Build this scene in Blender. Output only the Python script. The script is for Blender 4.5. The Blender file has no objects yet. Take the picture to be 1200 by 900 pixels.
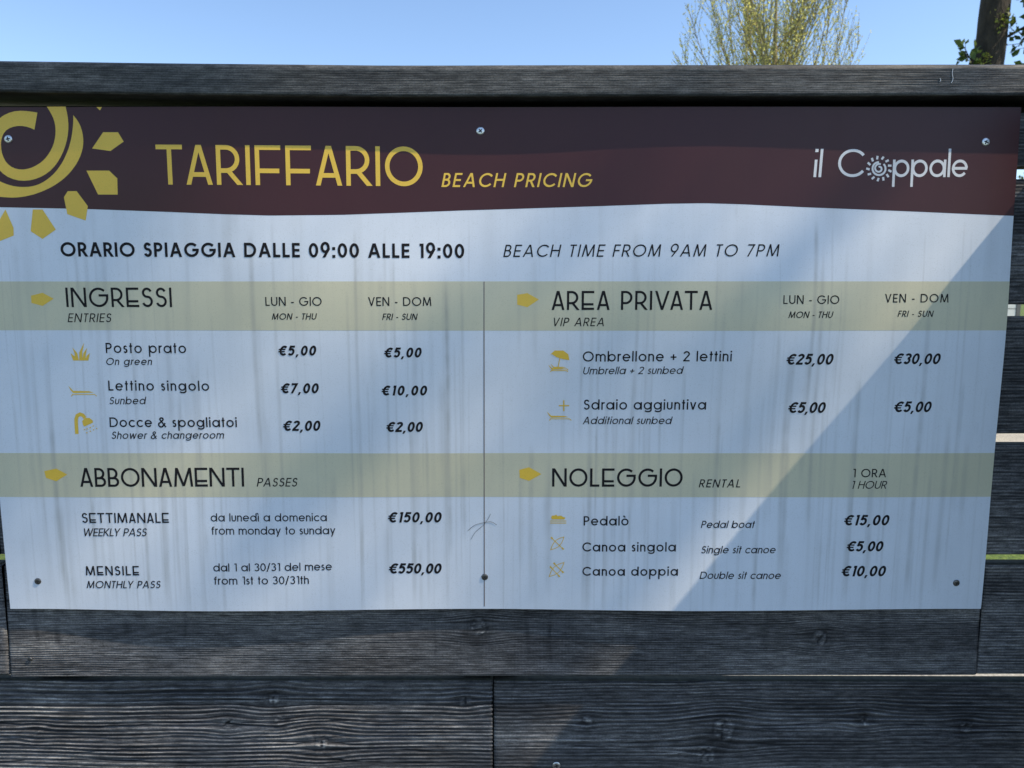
import bpy, bmesh, math, random
import numpy as np
from mathutils import Vector, Matrix

# ============================================================ camera, sky, sun, exposure
ZE = 1.55                                  # eye height above the ground
scene = bpy.context.scene
col = scene.collection
cam_d = bpy.data.cameras.new('camera')
cam = bpy.data.objects.new('camera', cam_d); col.objects.link(cam)
cam.location = (0.0, -0.914, ZE)
cam.rotation_euler = (math.radians(83.0), 0, 0)
cam_d.sensor_width = 36.0; cam_d.lens = 26.19
cam_d.clip_start = 0.02; cam_d.clip_end = 3000
cam_d.dof.use_dof = True; cam_d.dof.focus_distance = 0.94; cam_d.dof.aperture_fstop = 13.0
scene.camera = cam

SUN = Vector((0.78, -0.25, 1.0)).normalized()      # towards the sun: high on the right, raking the fence
SUN_ELEV = math.asin(SUN.z)
SUN_AZ = math.atan2(SUN.x, SUN.y)                   # clockwise from +Y
world = bpy.data.worlds.new('World'); scene.world = world; world.use_nodes = True
wn = world.node_tree; wn.nodes.clear()
sky = wn.nodes.new('ShaderNodeTexSky'); sky.sky_type = 'NISHITA'; sky.sun_disc = False
sky.sun_elevation = SUN_ELEV; sky.sun_rotation = SUN_AZ
sky.altitude = 450; sky.air_density = 1.0; sky.dust_density = 0.45; sky.ozone_density = 2.5
bg = wn.nodes.new('ShaderNodeBackground'); bg.inputs['Strength'].default_value = 0.12
wo = wn.nodes.new('ShaderNodeOutputWorld')
wn.links.new(sky.outputs[0], bg.inputs[0]); wn.links.new(bg.outputs[0], wo.inputs[0])
sun_d = bpy.data.lights.new('sun', 'SUN'); sun_d.energy = 3.0; sun_d.angle = math.radians(0.53)
sun_d.color = (1.0, 0.87, 0.68)
sun = bpy.data.objects.new('sun', sun_d); col.objects.link(sun)
sun.rotation_euler = (-SUN).to_track_quat('-Z', 'Y').to_euler(); sun.location = (6, -3, 12)
scene.view_settings.view_transform = 'Standard'; scene.view_settings.look = 'None'
scene.view_settings.exposure = 0.96; scene.view_settings.gamma = 1.0
scene.view_settings.use_curve_mapping = False
scene.cycles.max_bounces = 6; scene.cycles.transparent_max_bounces = 8

rnd = random.Random(7)
rng = np.random.default_rng(11)

# ============================================================ helpers
def tag(o, label=None, cat=None, group=None, kind=None):
    if label: o['label'] = label
    if cat: o['category'] = cat
    if group: o['group'] = group
    if kind: o['kind'] = kind
    return o

def mesh_obj(name, verts, faces, mats=(), parent=None, smooth=False, attrs=None, midx=None):
    me = bpy.data.meshes.new(name)
    me.from_pydata([tuple(v) for v in verts], [], [tuple(f) for f in faces]) if not isinstance(faces, np.ndarray) else fast_mesh(me, verts, faces)
    for m in (mats if isinstance(mats, (list, tuple)) else [mats]): me.materials.append(m)
    if midx is not None: me.polygons.foreach_set('material_index', np.asarray(midx, np.int32))
    if smooth: me.polygons.foreach_set('use_smooth', np.ones(len(me.polygons), bool))
    if attrs:
        for k, a in attrs.items():
            at = me.attributes.new(k, 'FLOAT', 'POINT'); at.data.foreach_set('value', np.asarray(a, np.float32))
    me.update()
    o = bpy.data.objects.new(name, me); col.objects.link(o)
    if parent is not None: o.parent = parent
    return o

def fast_mesh(me, verts, faces):
    verts = np.asarray(verts, np.float32); n = len(faces); k = faces.shape[1]
    me.vertices.add(len(verts)); me.vertices.foreach_set('co', verts.ravel())
    me.loops.add(n * k); me.loops.foreach_set('vertex_index', faces.astype(np.int32).ravel())
    me.polygons.add(n); me.polygons.foreach_set('loop_start', np.arange(0, n * k, k, dtype=np.int32))
    me.update(calc_edges=True)

def empty(name, loc, rz=0.0):
    o = bpy.data.objects.new(name, None); col.objects.link(o)
    o.location = loc; o.rotation_euler = (0, 0, rz); o.empty_display_size = 0.1
    return o

def box_data(x0, x1, y0, y1, z0, z1):
    v = [(x, y, z) for x in (x0, x1) for y in (y0, y1) for z in (z0, z1)]
    f = [(0, 1, 3, 2), (4, 6, 7, 5), (0, 4, 5, 1), (2, 3, 7, 6), (0, 2, 6, 4), (1, 5, 7, 3)]
    return v, f

def box(name, b, mat, parent=None, bevel=0.0):
    v, f = box_data(*b)
    o = mesh_obj(name, v, f, mat, parent)
    if bevel:
        bm = bmesh.new(); bm.from_mesh(o.data)
        bmesh.ops.bevel(bm, geom=list(bm.edges), offset=bevel, segments=2, affect='EDGES', profile=0.6)
        bm.to_mesh(o.data); bm.free()
    return o

def grid_faces(nx, nz, base=0, flip=False):
    i = np.arange(nx - 1)[:, None] * nz + np.arange(nz - 1)[None, :] + base
    f = np.stack([i, i + nz, i + nz + 1, i + 1], -1).reshape(-1, 4)
    return f[:, ::-1] if flip else f

def _hash(i, j, seed):
    h = (i * 374761393 + j * 668265263 + seed * 1442695041) & 0x7fffffff
    h = ((h ^ (h >> 13)) * 1274126177) & 0x7fffffff
    return ((h ^ (h >> 16)) & 0xffff) / 65535.0

def vnoise(x, z, seed=0):
    xi = np.floor(x).astype(np.int64); zi = np.floor(z).astype(np.int64)
    fx = x - xi; fz = z - zi
    fx = fx * fx * (3 - 2 * fx); fz = fz * fz * (3 - 2 * fz)
    a = _hash(xi, zi, seed); b = _hash(xi + 1, zi, seed); c = _hash(xi, zi + 1, seed); d = _hash(xi + 1, zi + 1, seed)
    return (a + (b - a) * fx) * (1 - fz) + (c + (d - c) * fx) * fz

def fbm(x, z, seed=0, o=3):
    s = 0; a = 0.5
    for k in range(o):
        s = s + a * (vnoise(x * 2 ** k, z * 2 ** k, seed + 17 * k) - 0.5); a *= 0.55
    return s

# ============================================================ materials
def new_mat(name):
    m = bpy.data.materials.new(name); m.use_nodes = True
    nt = m.node_tree; b = nt.nodes['Principled BSDF']
    return m, nt, b

def N(nt, t, **kw):
    n = nt.nodes.new(t)
    for k, v in kw.items(): setattr(n, k, v)
    return n

def ramp(nt, pts):
    r = nt.nodes.new('ShaderNodeValToRGB'); e = r.color_ramp.elements
    while len(e) < len(pts): e.new(0.5)
    for q, (p, c) in zip(e, pts): q.position = p; q.color = (*c, 1)
    return r

def noise_node(nt, scale, detail=4, vec_scale=(1, 1, 1), rough=0.55):
    tc = N(nt, 'ShaderNodeTexCoord'); mp = N(nt, 'ShaderNodeMapping'); mp.inputs['Scale'].default_value = vec_scale
    n = N(nt, 'ShaderNodeTexNoise'); n.inputs['Scale'].default_value = scale; n.inputs['Detail'].default_value = detail
    n.inputs['Roughness'].default_value = rough
    nt.links.new(tc.outputs['Object'], mp.inputs[0]); nt.links.new(mp.outputs[0], n.inputs['Vector'])
    return n

def mixc(nt, fac, a, b, blend='MIX'):
    m = N(nt, 'ShaderNodeMix', data_type='RGBA', blend_type=blend)
    for sock, val in ((0, fac), (6, a), (7, b)):
        if hasattr(val, 'is_linked'): nt.links.new(val, m.inputs[sock])
        elif sock == 0: m.inputs[0].default_value = val
        else: m.inputs[sock].default_value = (*val, 1)
    return m.outputs[2]

def simple(name, c, rough=0.6, metal=0.0, var=0.15, scale=40):
    m, nt, b = new_mat(name)
    n = noise_node(nt, scale)
    r = ramp(nt, [(0.3, tuple(x * (1 - var) for x in c)), (0.7, tuple(min(1, x * (1 + var)) for x in c))])
    nt.links.new(n.outputs[0], r.inputs[0]); nt.links.new(r.outputs[0], b.inputs['Base Color'])
    b.inputs['Roughness'].default_value = rough; b.inputs['Metallic'].default_value = metal
    return m

def wood_mat(name, dark, light, warm, rough=0.72, bump=0.5, along=(1, 1, 1)):
    """weathered stained softwood; the 'tone' attribute carries crack dirt and worn ridges"""
    m, nt, b = new_mat(name)
    at = N(nt, 'ShaderNodeAttribute', attribute_name='tone')
    r = ramp(nt, [(0.0, tuple(x * 0.18 for x in dark)), (0.28, dark), (0.62, light), (1.0, warm)])
    nt.links.new(at.outputs['Fac'], r.inputs[0])
    n1 = noise_node(nt, 6, 5, along)
    r1 = ramp(nt, [(0.3, (0.72, 0.74, 0.78)), (0.7, (1.2, 1.17, 1.12))]); nt.links.new(n1.outputs[0], r1.inputs[0])
    c1 = mixc(nt, 1.0, r.outputs[0], r1.outputs[0], 'MULTIPLY')
    n2 = noise_node(nt, 260, 4, (along[0] * 0.22, 1, 1))
    r2 = ramp(nt, [(0.32, (0.52, 0.52, 0.52)), (0.68, (1.42, 1.42, 1.42))]); nt.links.new(n2.outputs[0], r2.inputs[0])
    c2 = mixc(nt, 1.0, c1, r2.outputs[0], 'MULTIPLY')
    n4 = noise_node(nt, 620, 3, (0.8, 1, 1))
    r4 = ramp(nt, [(0.30, (0.55, 0.55, 0.55)), (0.50, (1.0, 1.0, 1.0)), (0.72, (1.45, 1.45, 1.45))]); nt.links.new(n4.outputs[0], r4.inputs[0])
    c2 = mixc(nt, 0.8, c2, r4.outputs[0], 'MULTIPLY')
    nt.links.new(c2, b.inputs['Base Color'])
    b.inputs['Roughness'].default_value = rough; b.inputs['Specular IOR Level'].default_value = 0.35
    n3 = noise_node(nt, 420, 4, (0.08, 1, 1))
    bp = N(nt, 'ShaderNodeBump'); bp.inputs['Strength'].default_value = bump; bp.inputs['Distance'].default_value = 0.0012
    nt.links.new(n3.outputs[0], bp.inputs['Height']); nt.links.new(bp.outputs[0], b.inputs['Normal'])
    return m

def print_mat(name, c, dirtc, dirt_amt, rough=0.36, spec=0.5):
    """matt-laminated print on the aluminium panel; 'dirt' attribute = run-off streaks"""
    m, nt, b = new_mat(name)
    at = N(nt, 'ShaderNodeAttribute', attribute_name='dirt')
    sc = N(nt, 'ShaderNodeMath', operation='MULTIPLY', use_clamp=True); sc.inputs[1].default_value = dirt_amt
    nt.links.new(at.outputs['Fac'], sc.inputs[0])
    base = mixc(nt, sc.outputs[0], c, dirtc)
    n = noise_node(nt, 900, 2); r = ramp(nt, [(0.30, (0.86, 0.86, 0.84)), (0.42, (1, 1, 1))])
    nt.links.new(n.outputs[0], r.inputs[0])
    n2 = noise_node(nt, 14, 4); r2 = ramp(nt, [(0.3, (0.93, 0.935, 0.94)), (0.7, (1.0, 1.0, 1.0))]); nt.links.new(n2.outputs[0], r2.inputs[0])
    c2 = mixc(nt, 1.0, mixc(nt, 1.0, base, r.outputs[0], 'MULTIPLY'), r2.outputs[0], 'MULTIPLY')
    nt.links.new(c2, b.inputs['Base Color'])
    rr = N(nt, 'ShaderNodeMapRange'); rr.inputs[3].default_value = rough; rr.inputs[4].default_value = rough + 0.25
    nt.links.new(at.outputs['Fac'], rr.inputs[0]); nt.links.new(rr.outputs[0], b.inputs['Roughness'])
    b.inputs['Specular IOR Level'].default_value = spec
    nb = noise_node(nt, 1500, 2); bp = N(nt, 'ShaderNodeBump'); bp.inputs['Strength'].default_value = 0.08; bp.inputs['Distance'].default_value = 0.0002
    nt.links.new(nb.outputs[0], bp.inputs['Height']); nt.links.new(bp.outputs[0], b.inputs['Normal'])
    return m

def leaf_mat(name, c, trans=0.45):
    m, nt, b = new_mat(name)
    oi = N(nt, 'ShaderNodeAttribute', attribute_name='shade')
    r = ramp(nt, [(0.0, tuple(x * 0.55 for x in c)), (0.5, c), (1.0, (min(1, c[0] * 1.6), min(1, c[1] * 1.3), c[2] * 1.2))])
    nt.links.new(oi.outputs['Fac'], r.inputs[0]); nt.links.new(r.outputs[0], b.inputs['Base Color'])
    b.inputs['Roughness'].default_value = 0.55
    tr = N(nt, 'ShaderNodeBsdfTranslucent'); nt.links.new(r.outputs[0], tr.inputs[0])
    mx = N(nt, 'ShaderNodeMixShader'); mx.inputs[0].default_value = trans
    out = nt.nodes['Material Output']
    nt.links.new(b.outputs[0], mx.inputs[1]); nt.links.new(tr.outputs[0], mx.inputs[2]); nt.links.new(mx.outputs[0], out.inputs[0])
    return m

M = {}
M['plank'] = wood_mat('charcoal stained plank', (0.052, 0.052, 0.055), (0.155, 0.152, 0.152), (0.42, 0.405, 0.38))
M['plank_fine'] = wood_mat('charcoal stained plank, finer', (0.068, 0.067, 0.069), (0.175, 0.170, 0.166), (0.42, 0.405, 0.38))
M['rail'] = wood_mat('charcoal stained rail', (0.050, 0.051, 0.050), (0.108, 0.108, 0.104), (0.24, 0.237, 0.225), rough=0.6)
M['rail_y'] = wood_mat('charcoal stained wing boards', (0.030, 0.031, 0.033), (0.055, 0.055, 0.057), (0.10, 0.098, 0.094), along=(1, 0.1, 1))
M['moss'] = simple('mossy plank edge', (0.030, 0.030, 0.018), 0.95, var=0.5, scale=120)
M['post'] = simple('dark post', (0.035, 0.033, 0.030), 0.85, var=0.3, scale=30)
M['white'] = print_mat('cool white print', (0.735, 0.775, 0.835), (0.36, 0.37, 0.36), 0.62)
M['beige'] = print_mat('beige print', (0.64, 0.60, 0.43), (0.33, 0.32, 0.28), 0.6)
M['header'] = print_mat('dark plum print', (0.060, 0.0175, 0.0195), (0.085, 0.05, 0.05), 0.3, rough=0.30, spec=0.28)
M['ink'] = print_mat('black print', (0.012, 0.010, 0.012), (0.04, 0.04, 0.04), 0.5, rough=0.55, spec=0.15)
M['gold'] = print_mat('gold print', (0.88, 0.56, 0.055), (0.46, 0.34, 0.12), 0.6)
M['white_ink'] = print_mat('white lettering', (0.74, 0.74, 0.75), (0.5, 0.5, 0.5), 0.4)
M['divider'] = print_mat('grey brown rule', (0.20, 0.155, 0.14), (0.2, 0.2, 0.2), 0.3)
M['panel_edge'] = simple('panel edge', (0.70, 0.70, 0.68), 0.5)
M['zinc'] = simple('zinc screw', (0.62, 0.63, 0.64), 0.32, 1.0, 0.15, 300)
M['zinc_dark'] = simple('tarnished screw', (0.16, 0.155, 0.15), 0.45, 1.0, 0.4, 300)
M['slot'] = simple('screw recess', (0.02, 0.02, 0.022), 0.7)
M['hair'] = simple('dark hair', (0.03, 0.03, 0.035), 0.6)
M['web'] = simple('web thread', (0.75, 0.75, 0.75), 0.8)
M['bark'] = None
M['leaf_spring'] = leaf_mat('young spring leaves', (0.72, 0.70, 0.24), 0.6)
M['leaf_dark'] = leaf_mat('broad leaves', (0.07, 0.12, 0.025), 0.35)
M['leaf_ivy'] = leaf_mat('ivy leaves', (0.20, 0.25, 0.04), 0.35)
M['leaf_hedge'] = leaf_mat('hedge leaves', (0.10, 0.15, 0.03), 0.35)

def bark_mat(name, c):
    m, nt, b = new_mat(name)
    n = noise_node(nt, 22, 6, (1, 1, 0.35), 0.65)
    r = ramp(nt, [(0.3, tuple(x * 0.35 for x in c)), (0.6, c), (0.8, tuple(x * 1.6 for x in c))]); nt.links.new(n.outputs[0], r.inputs[0])
    nt.links.new(r.outputs[0], b.inputs['Base Color']); b.inputs['Roughness'].default_value = 0.9
    bp = N(nt, 'ShaderNodeBump'); bp.inputs['Strength'].default_value = 0.9; bp.inputs['Distance'].default_value = 0.03
    nt.links.new(n.outputs[0], bp.inputs['Height']); nt.links.new(bp.outputs[0], b.inputs['Normal'])
    return m
M['bark'] = bark_mat('dark bark', (0.042, 0.032, 0.021))
M['bark_pale'] = bark_mat('pale twig bark', (0.36, 0.30, 0.17))

def ground_mat(name, stops, s1, s2, bump):
    m, nt, b = new_mat(name)
    n = noise_node(nt, s1, 6); n2 = noise_node(nt, s2, 3)
    r = ramp(nt, stops); nt.links.new(n.outputs[0], r.inputs[0])
    r2 = ramp(nt, [(0.3, (0.7, 0.7, 0.7)), (0.7, (1.2, 1.2, 1.1))]); nt.links.new(n2.outputs[0], r2.inputs[0])
    nt.links.new(mixc(nt, 1.0, r.outputs[0], r2.outputs[0], 'MULTIPLY'), b.inputs['Base Color'])
    b.inputs['Roughness'].default_value = 0.95
    bp = N(nt, 'ShaderNodeBump'); bp.inputs['Strength'].default_value = 0.7; bp.inputs['Distance'].default_value = bump
    nt.links.new(n.outputs[0], bp.inputs['Height']); nt.links.new(bp.outputs[0], b.inputs['Normal'])
    return m
M['grass'] = ground_mat('mown grass', [(0.3, (0.05, 0.085, 0.015)), (0.55, (0.10, 0.15, 0.02)), (0.75, (0.16, 0.19, 0.035))], 30, 0.6, 0.03)
M['asphalt'] = ground_mat('dark asphalt', [(0.3, (0.025, 0.026, 0.03)), (0.6, (0.045, 0.046, 0.05)), (0.8, (0.08, 0.08, 0.085))], 160, 1.5, 0.004)
M['gravel'] = ground_mat('pale gravel', [(0.3, (0.26, 0.24, 0.20)), (0.6, (0.44, 0.41, 0.36)), (0.8, (0.58, 0.55, 0.50))], 70, 1.5, 0.01)

# ============================================================ setting
gv, gf = [], []
n = 24; R = 1400
def gz(x, y): return 0.0
xs = np.sign(np.linspace(-1, 1, n)) * np.abs(np.linspace(-1, 1, n)) ** 3 * R
V = [(x, y, 0.0) for x in xs for y in xs]
o = mesh_obj('lawn', V, grid_faces(n, n), M['grass'], smooth=True); tag(o, 'green mown lawn around the fence', 'lawn', kind='structure')
def sheet(name, x0, x1, y0, y1, z, mat, label):
    k = 40; xs = np.linspace(x0, x1, k); v = []
    for x in xs:
        v += [(x, y0 + 0.12 * math.sin(x * 1.3 + y0), z), (x, y1 + 0.12 * math.sin(x * 0.9 + 1 + y1), z)]
    o = mesh_obj(name, v, grid_faces(k, 2), mat); tag(o, label, 'path', kind='structure')
sheet('path', -30, 40, 1.45, 2.35, 0.004, M['gravel'], 'pale gravel path just behind the fence')
sheet('path', -30, 40, 5.4, 9.6, 0.004, M['gravel'], 'wide pale gravel path beyond the lawn')
sheet('path', -30, 40, -6.2, -0.30, 0.004, M['asphalt'], 'dark asphalt path in front of the price board')

# ============================================================ fence
PITCH, GAP, PT = 0.162, 0.0145, 0.021
fence = empty('board_fence', (0, 0.016, 0))
tag(fence, 'charcoal stained board fence carrying the white price board', 'fence', 'charcoal fence sections')

def plank_mesh(name, x0, x1, zb, zt, yf, parent, mat, dx=0.004, dz=0.0008, seed=0, period=0.0042, amp=0.0007, knots=(), cracks=(), wander=0.012, tilt=0.0, saw=0.0, thick=PT, edge=0.0022, drips=(), check=0.5, lean=0.0):
    nx = max(3, int((x1 - x0) / dx)); nz = max(3, int((zt - zb) / dz))
    xs = np.linspace(x0, x1, nx); q = np.linspace(0, 1, nz)
    X = np.repeat(xs[:, None], nz, 1); Z = zb + (zt - zb) * q[None, :] + 0 * X
    wx = x0 * 0; W = Z.copy(); tone_k = np.zeros_like(X); hk = np.zeros_like(X)
    for (kx, kz, kr, kind) in knots:
        dxn = (X - kx) / (kr * 3.2); dzn = (Z - kz) / (kr * 2.0)
        e = np.exp(-(dxn ** 2 + dzn ** 2))
        W = kz + (W - kz) * (1 - 0.72 * e) + 0.25 * kr * e * np.sign(W - kz)
        nz1 = fbm(X * 42 + kx * 7, Z * 42, seed + 5, 3); nz2 = fbm(X * 210, Z * 330 + kz, seed + 25, 3)
        r = np.hypot((X - kx) / kr, (Z - kz) / (kr * 1.15)) + 1.3 * nz1 + 0.2 * nz2
        ins = np.clip((1.05 - r) / 0.35, 0, 1)
        rim = np.exp(-((r - 1.0) / 0.16) ** 2) * np.clip(0.5 + 3.0 * fbm(X * 70, Z * 70, seed + 26, 2), 0, 1)
        hk += ins * (0.00016 * np.cos(r * 8 + 5 * nz1) + 0.0002 + 0.0022 * nz2) - 0.0005 * rim
        tone_k += ins * (0.04 + 1.1 * nz2 + 0.10 * np.cos(r * 8 + 5 * nz1)) - rim * 0.24 - 0.10 * np.exp(-((r - 1.5) / 0.6) ** 2)
        if kind:
            ang = kind
            u = (X - kx) * math.sin(ang) + (Z - kz) * math.cos(ang); w = (X - kx) * math.cos(ang) - (Z - kz) * math.sin(ang) + 0.006 * fbm(u * 260, u * 0 + kx, seed + 27, 2)
            cr = np.exp(-(w / 0.0011) ** 2) * np.clip(1.2 - np.abs(u) / (kr * 1.0), 0, 1)
            hk -= 0.0016 * cr; tone_k -= 0.8 * cr
    W = W + wander * fbm(X * 2.3, Z * 6, seed + 1, 3) + 0.004 * fbm(X * 9, Z * 25, seed + 2, 2)
    # annual rings: spacing itself varies over the width of the board
    G = W / period + 1.6 * fbm(W * 40, W * 0 + 3.3, seed + 3, 3)
    fr = G - np.floor(G)
    ring = np.where(fr < 0.72, fr / 0.72, (1 - fr) / 0.28)
    amp = amp * np.clip(0.85 + 2.4 * fbm(X * 2.6, Z * 16, seed + 50, 3), 0.25, 1.7)
    cell = _hash(np.floor(G).astype(np.int64), np.floor(X * 0 + seed).astype(np.int64), seed + 9)
    broken = np.clip(0.55 + 1.6 * fbm(X * 12, np.floor(G) * 3.7, seed + 4, 2) + 0.4 * (cell - 0.5), 0.1, 1.15)
    H = amp * (ring - 0.5) * broken * 2 + 0.0003 * fbm(X * 60, Z * 500, seed + 6, 2)
    T = 0.40 + 0.55 * (ring - 0.5) * broken + 0.6 * fbm(X * 5, Z * 45, seed + 7, 3) + 0.35 * fbm(X * 45, Z * 700, seed + 8, 2) + 0.35 * fbm(X * 3, Z * 9, seed + 28, 3)
    for (sx_, sw_, sk_) in drips:
        T -= sk_ * np.exp(-(np.abs(X - sx_ - 0.0015 * np.sin(Z * 70 + sx_ * 50)) / sw_) ** 3) * np.clip((Z - zb) / 0.05, 0, 1) * np.clip(0.6 + 2 * fbm(X * 0 + sx_ * 9, Z * 60, seed + 29), 0, 1)
    cid = np.floor(G).astype(np.int64)
    chk = (_hash(cid, cid * 0 + 5, seed + 40) > 0.42) * np.exp(-((fr - 0.90) / 0.085) ** 2) * np.clip(0.35 + 3.2 * fbm(X * 7, cid * 5.3, seed + 41, 3), 0, 1)
    H -= check * 0.0011 * chk; T -= check * 0.75 * chk
    hil = np.exp(-((fr - 0.70) / 0.09) ** 2) * np.clip(0.3 + 2.6 * fbm(X * 16, cid * 3.1, seed + 42, 3), 0, 1)
    T += check * 0.34 * hil
    # open checks along the grain
    for (cx0, cx1, cz, dep) in cracks:
        zc = cz + 0.003 * np.sin(X * 21 + cz * 300) + 0.004 * fbm(X * 14, X * 0 + cz * 50, seed + 12)
        k = np.exp(-((Z - zc) / 0.0011) ** 2) * np.clip(np.minimum(X - cx0, cx1 - X) / 0.03, 0, 1) * np.clip(0.6 + 2.5 * fbm(X * 30, X * 0 + 1, seed + 13), 0, 1)
        H -= 0.0022 * dep * k; T -= 0.7 * dep * k
    if saw:
        S = np.sin(X * 2 * np.pi / 0.0047 + 2 * fbm(X * 8, Z * 12, seed + 14)) * np.clip(0.5 + 1.5 * fbm(X * 6, Z * 20, seed + 15), 0, 1)
        H += 0.00010 * saw * S; T += 0.05 * saw * S
    H += hk; T += tone_k
    # softly rounded, slightly chipped arrises
    ez = np.minimum(Z - zb, zt - Z); H -= 0.0016 * np.clip(1 - ez / (edge * (1 + 0.8 * fbm(X * 25, Z * 0, seed + 16))), 0, 1) ** 2
    ex = np.minimum(X - x0, x1 - X); H -= 0.0012 * np.clip(1 - ex / 0.003, 0, 1) ** 2
    zoff = tilt * (X - 0.5 * (x0 + x1)) + 0.0014 * fbm(X * 5, X * 0 + zb * 9, seed + 20) * np.where(q[None, :] < 0.5, 1, 0.6)
    Y = yf - H + lean * (Z - zb)
    P = np.stack([X, Y, Z + zoff], -1).reshape(-1, 3)
    nf = len(P)
    F = [grid_faces(nx, nz)]
    # back and edges
    ib = np.arange(nx) * nz; it = ib + nz - 1
    zb_, zt_ = P[ib, 2], P[it, 2]
    B0 = np.stack([xs, np.full(nx, yf + thick), zb_], -1); B1 = np.stack([xs, np.full(nx, yf + thick), zt_], -1)
    P = np.concatenate([P, B0, B1]); b0 = nf + np.arange(nx); b1 = nf + nx + np.arange(nx)
    bot = np.stack([b0[:-1], b0[1:], ib[1:], ib[:-1]], -1)
    top = np.stack([it[:-1], it[1:], b1[1:], b1[:-1]], -1)
    bk = np.stack([b0[:-1], b1[:-1], b1[1:], b0[1:]], -1)
    F += [bot, top, bk]
    Fq = np.concatenate(F)
    mi = np.concatenate([np.zeros(len(F[0])), np.ones(len(bot)), np.ones(len(top)), np.zeros(len(bk))])
    # end grain caps (strips of quads)
    j = np.arange(nz - 1)
    lc = np.stack([j, j + 1, np.full(nz - 1, b1[0]), np.full(nz - 1, b0[0])], -1)
    rc = np.stack([(nx - 1) * nz + j + 1, (nx - 1) * nz + j, np.full(nz - 1, b0[-1]), np.full(nz - 1, b1[-1])], -1)
    Fq = np.concatenate([Fq, lc, rc]); mi = np.concatenate([mi, np.zeros(2 * (nz - 1))])
    tone = np.concatenate([np.clip(T, 0, 1).ravel(), np.full(2 * nx, 0.3)])
    P[:, 1] -= 0.016
    o = mesh_obj(name, P, Fq, [mat, M['moss']], parent, attrs={'tone': tone}, midx=mi)
    return o

zg = [ZE + 0.143, ZE - 0.022, ZE - 0.183, ZE - 0.3405, ZE - 0.5045]      # gap centres
g2 = GAP / 2
YF = 0.006
XL, XR = -1.60, 0.7395
JL, JR = -0.6555, 0.6075
hid = dict(dx=0.006, dz=0.0011)
def row(zb, zt, yf, joints, seed, mat, **kw):
    e = [XL] + list(joints) + [XR]
    for i in range(len(e) - 1):
        plank_mesh('plank', e[i] + 0.0007, e[i + 1] - 0.0007, zb, zt, yf, fence, M[mat], seed=seed + i * 31, **kw)
row(zg[0] + g2, ZE + 0.2125, YF, [], 100, 'plank', **hid)
row(zg[1] + g2, zg[0] - g2, YF + 0.001, [JL], 200, 'plank', **hid)
row(zg[2] + g2, zg[1] - g2, YF, [0.11], 300, 'plank', **hid)
row(zg[3] + g2, zg[2] - g2, YF, [JL], 400, 'plank', **hid)
# board just under the sign: fine grain, saw marks
K4 = [(-0.044, ZE - 0.431, 0.011, 0), (0.401, ZE - 0.448, 0.010, 0.5)]
def z4(x): return 0
plank_mesh('plank', XL, JL - 0.001, zg[4] + g2, zg[3] - g2, YF + 0.001, fence, M['plank'], seed=500, **hid)
plank_mesh('plank', JL, JR, zg[4] + g2 - 0.001, zg[3] - g2, YF, fence, M['plank_fine'], dx=0.0022, dz=0.0008, seed=510, period=0.0031, amp=0.00085, drips=[(-0.618, 0.003, 0.25), (-0.59, 0.004, 0.28), (-0.545, 0.003, 0.15), (-0.5, 0.005, 0.2), (-0.425, 0.003, 0.15), (-0.1, 0.003, 0.12), (0.02, 0.003, 0.22), (0.05, 0.0025, 0.25), (0.16, 0.004, 0.12), (0.33, 0.004, 0.15), (0.48, 0.005, 0.15)], knots=K4, wander=0.009, saw=0.7, check=0.45, lean=0.03, tilt=0.0022)
plank_mesh('plank', JR + 0.001, XR, zg[4] + g2 + 0.001, zg[3] - g2, YF + 0.0015, fence, M['plank'], seed=520, period=0.004, amp=0.0006)
# lowest board in view: coarse weathered grain with knots and checks, set back
Y5 = YF + 0.0085
K5 = [(-0.311, ZE - 0.566, 0.0065, 0), (-0.254, ZE - 0.598, 0.013, 0.25), (-0.317, ZE - 0.536, 0.010, 0.2), (-0.062, ZE - 0.541, 0.007, 0.1), (-0.38, ZE - 0.570, 0.008, 0.9), (-0.634, ZE - 0.584, 0.006, 0)]
C5 = [(-0.80, -0.30, ZE - 0.572, 1.0), (-0.30, -0.03, ZE - 0.568, 0.8), (-0.7, -0.1, ZE - 0.590, 0.5), (-0.6, -0.05, ZE - 0.610, 0.8), (-0.75, -0.2, ZE - 0.553, 0.45), (-0.72, -0.05, ZE - 0.624, 0.9)]
J5 = -0.0250
plank_mesh('plank', XL, J5 - 0.0008, zg[4] - g2 - 0.155, zg[4] - g2, Y5, fence, M['plank'], dx=0.003, dz=0.00075, seed=600, period=0.0058, amp=0.0021, knots=K5, cracks=C5, wander=0.022, check=1.0, lean=0.03, tilt=0.0)
K5r = [(0.282, ZE - 0.580, 0.0155, 0.05), (0.260, ZE - 0.611, 0.014, 0.5), (0.10, ZE - 0.568, 0.006, 0), (0.47, ZE - 0.565, 0.008, 0.1), (0.605, ZE - 0.575, 0.008, 0.4)]
C5r = [(0.0, 0.7, ZE - 0.598, 0.5), (0.3, 0.7, ZE - 0.572, 0.7), (0.4, 0.75, ZE - 0.585, 0.6), (0.0, 0.25, ZE - 0.602, 0.5)]
plank_mesh('plank', J5 + 0.0008, XR, zg[4] - g2 - 0.155, zg[4] - g2 - 0.001, Y5, fence, M['plank'], dx=0.003, dz=0.00075, seed=640, period=0.0050, amp=0.0013, knots=K5r, cracks=C5r, wander=0.016, check=0.7, lean=0.03, tilt=-0.0022)
z = zg[4] - g2 - 0.155
for k in range(5):
    zt = z - 0.0145; zb = max(0.06, zt - 0.1475)
    plank_mesh('plank', XL, XR, zb, zt, YF, fence, M['plank'], dx=0.01, dz=0.002, seed=700 + k)
    z = zb
    if z < 0.08: break

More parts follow.
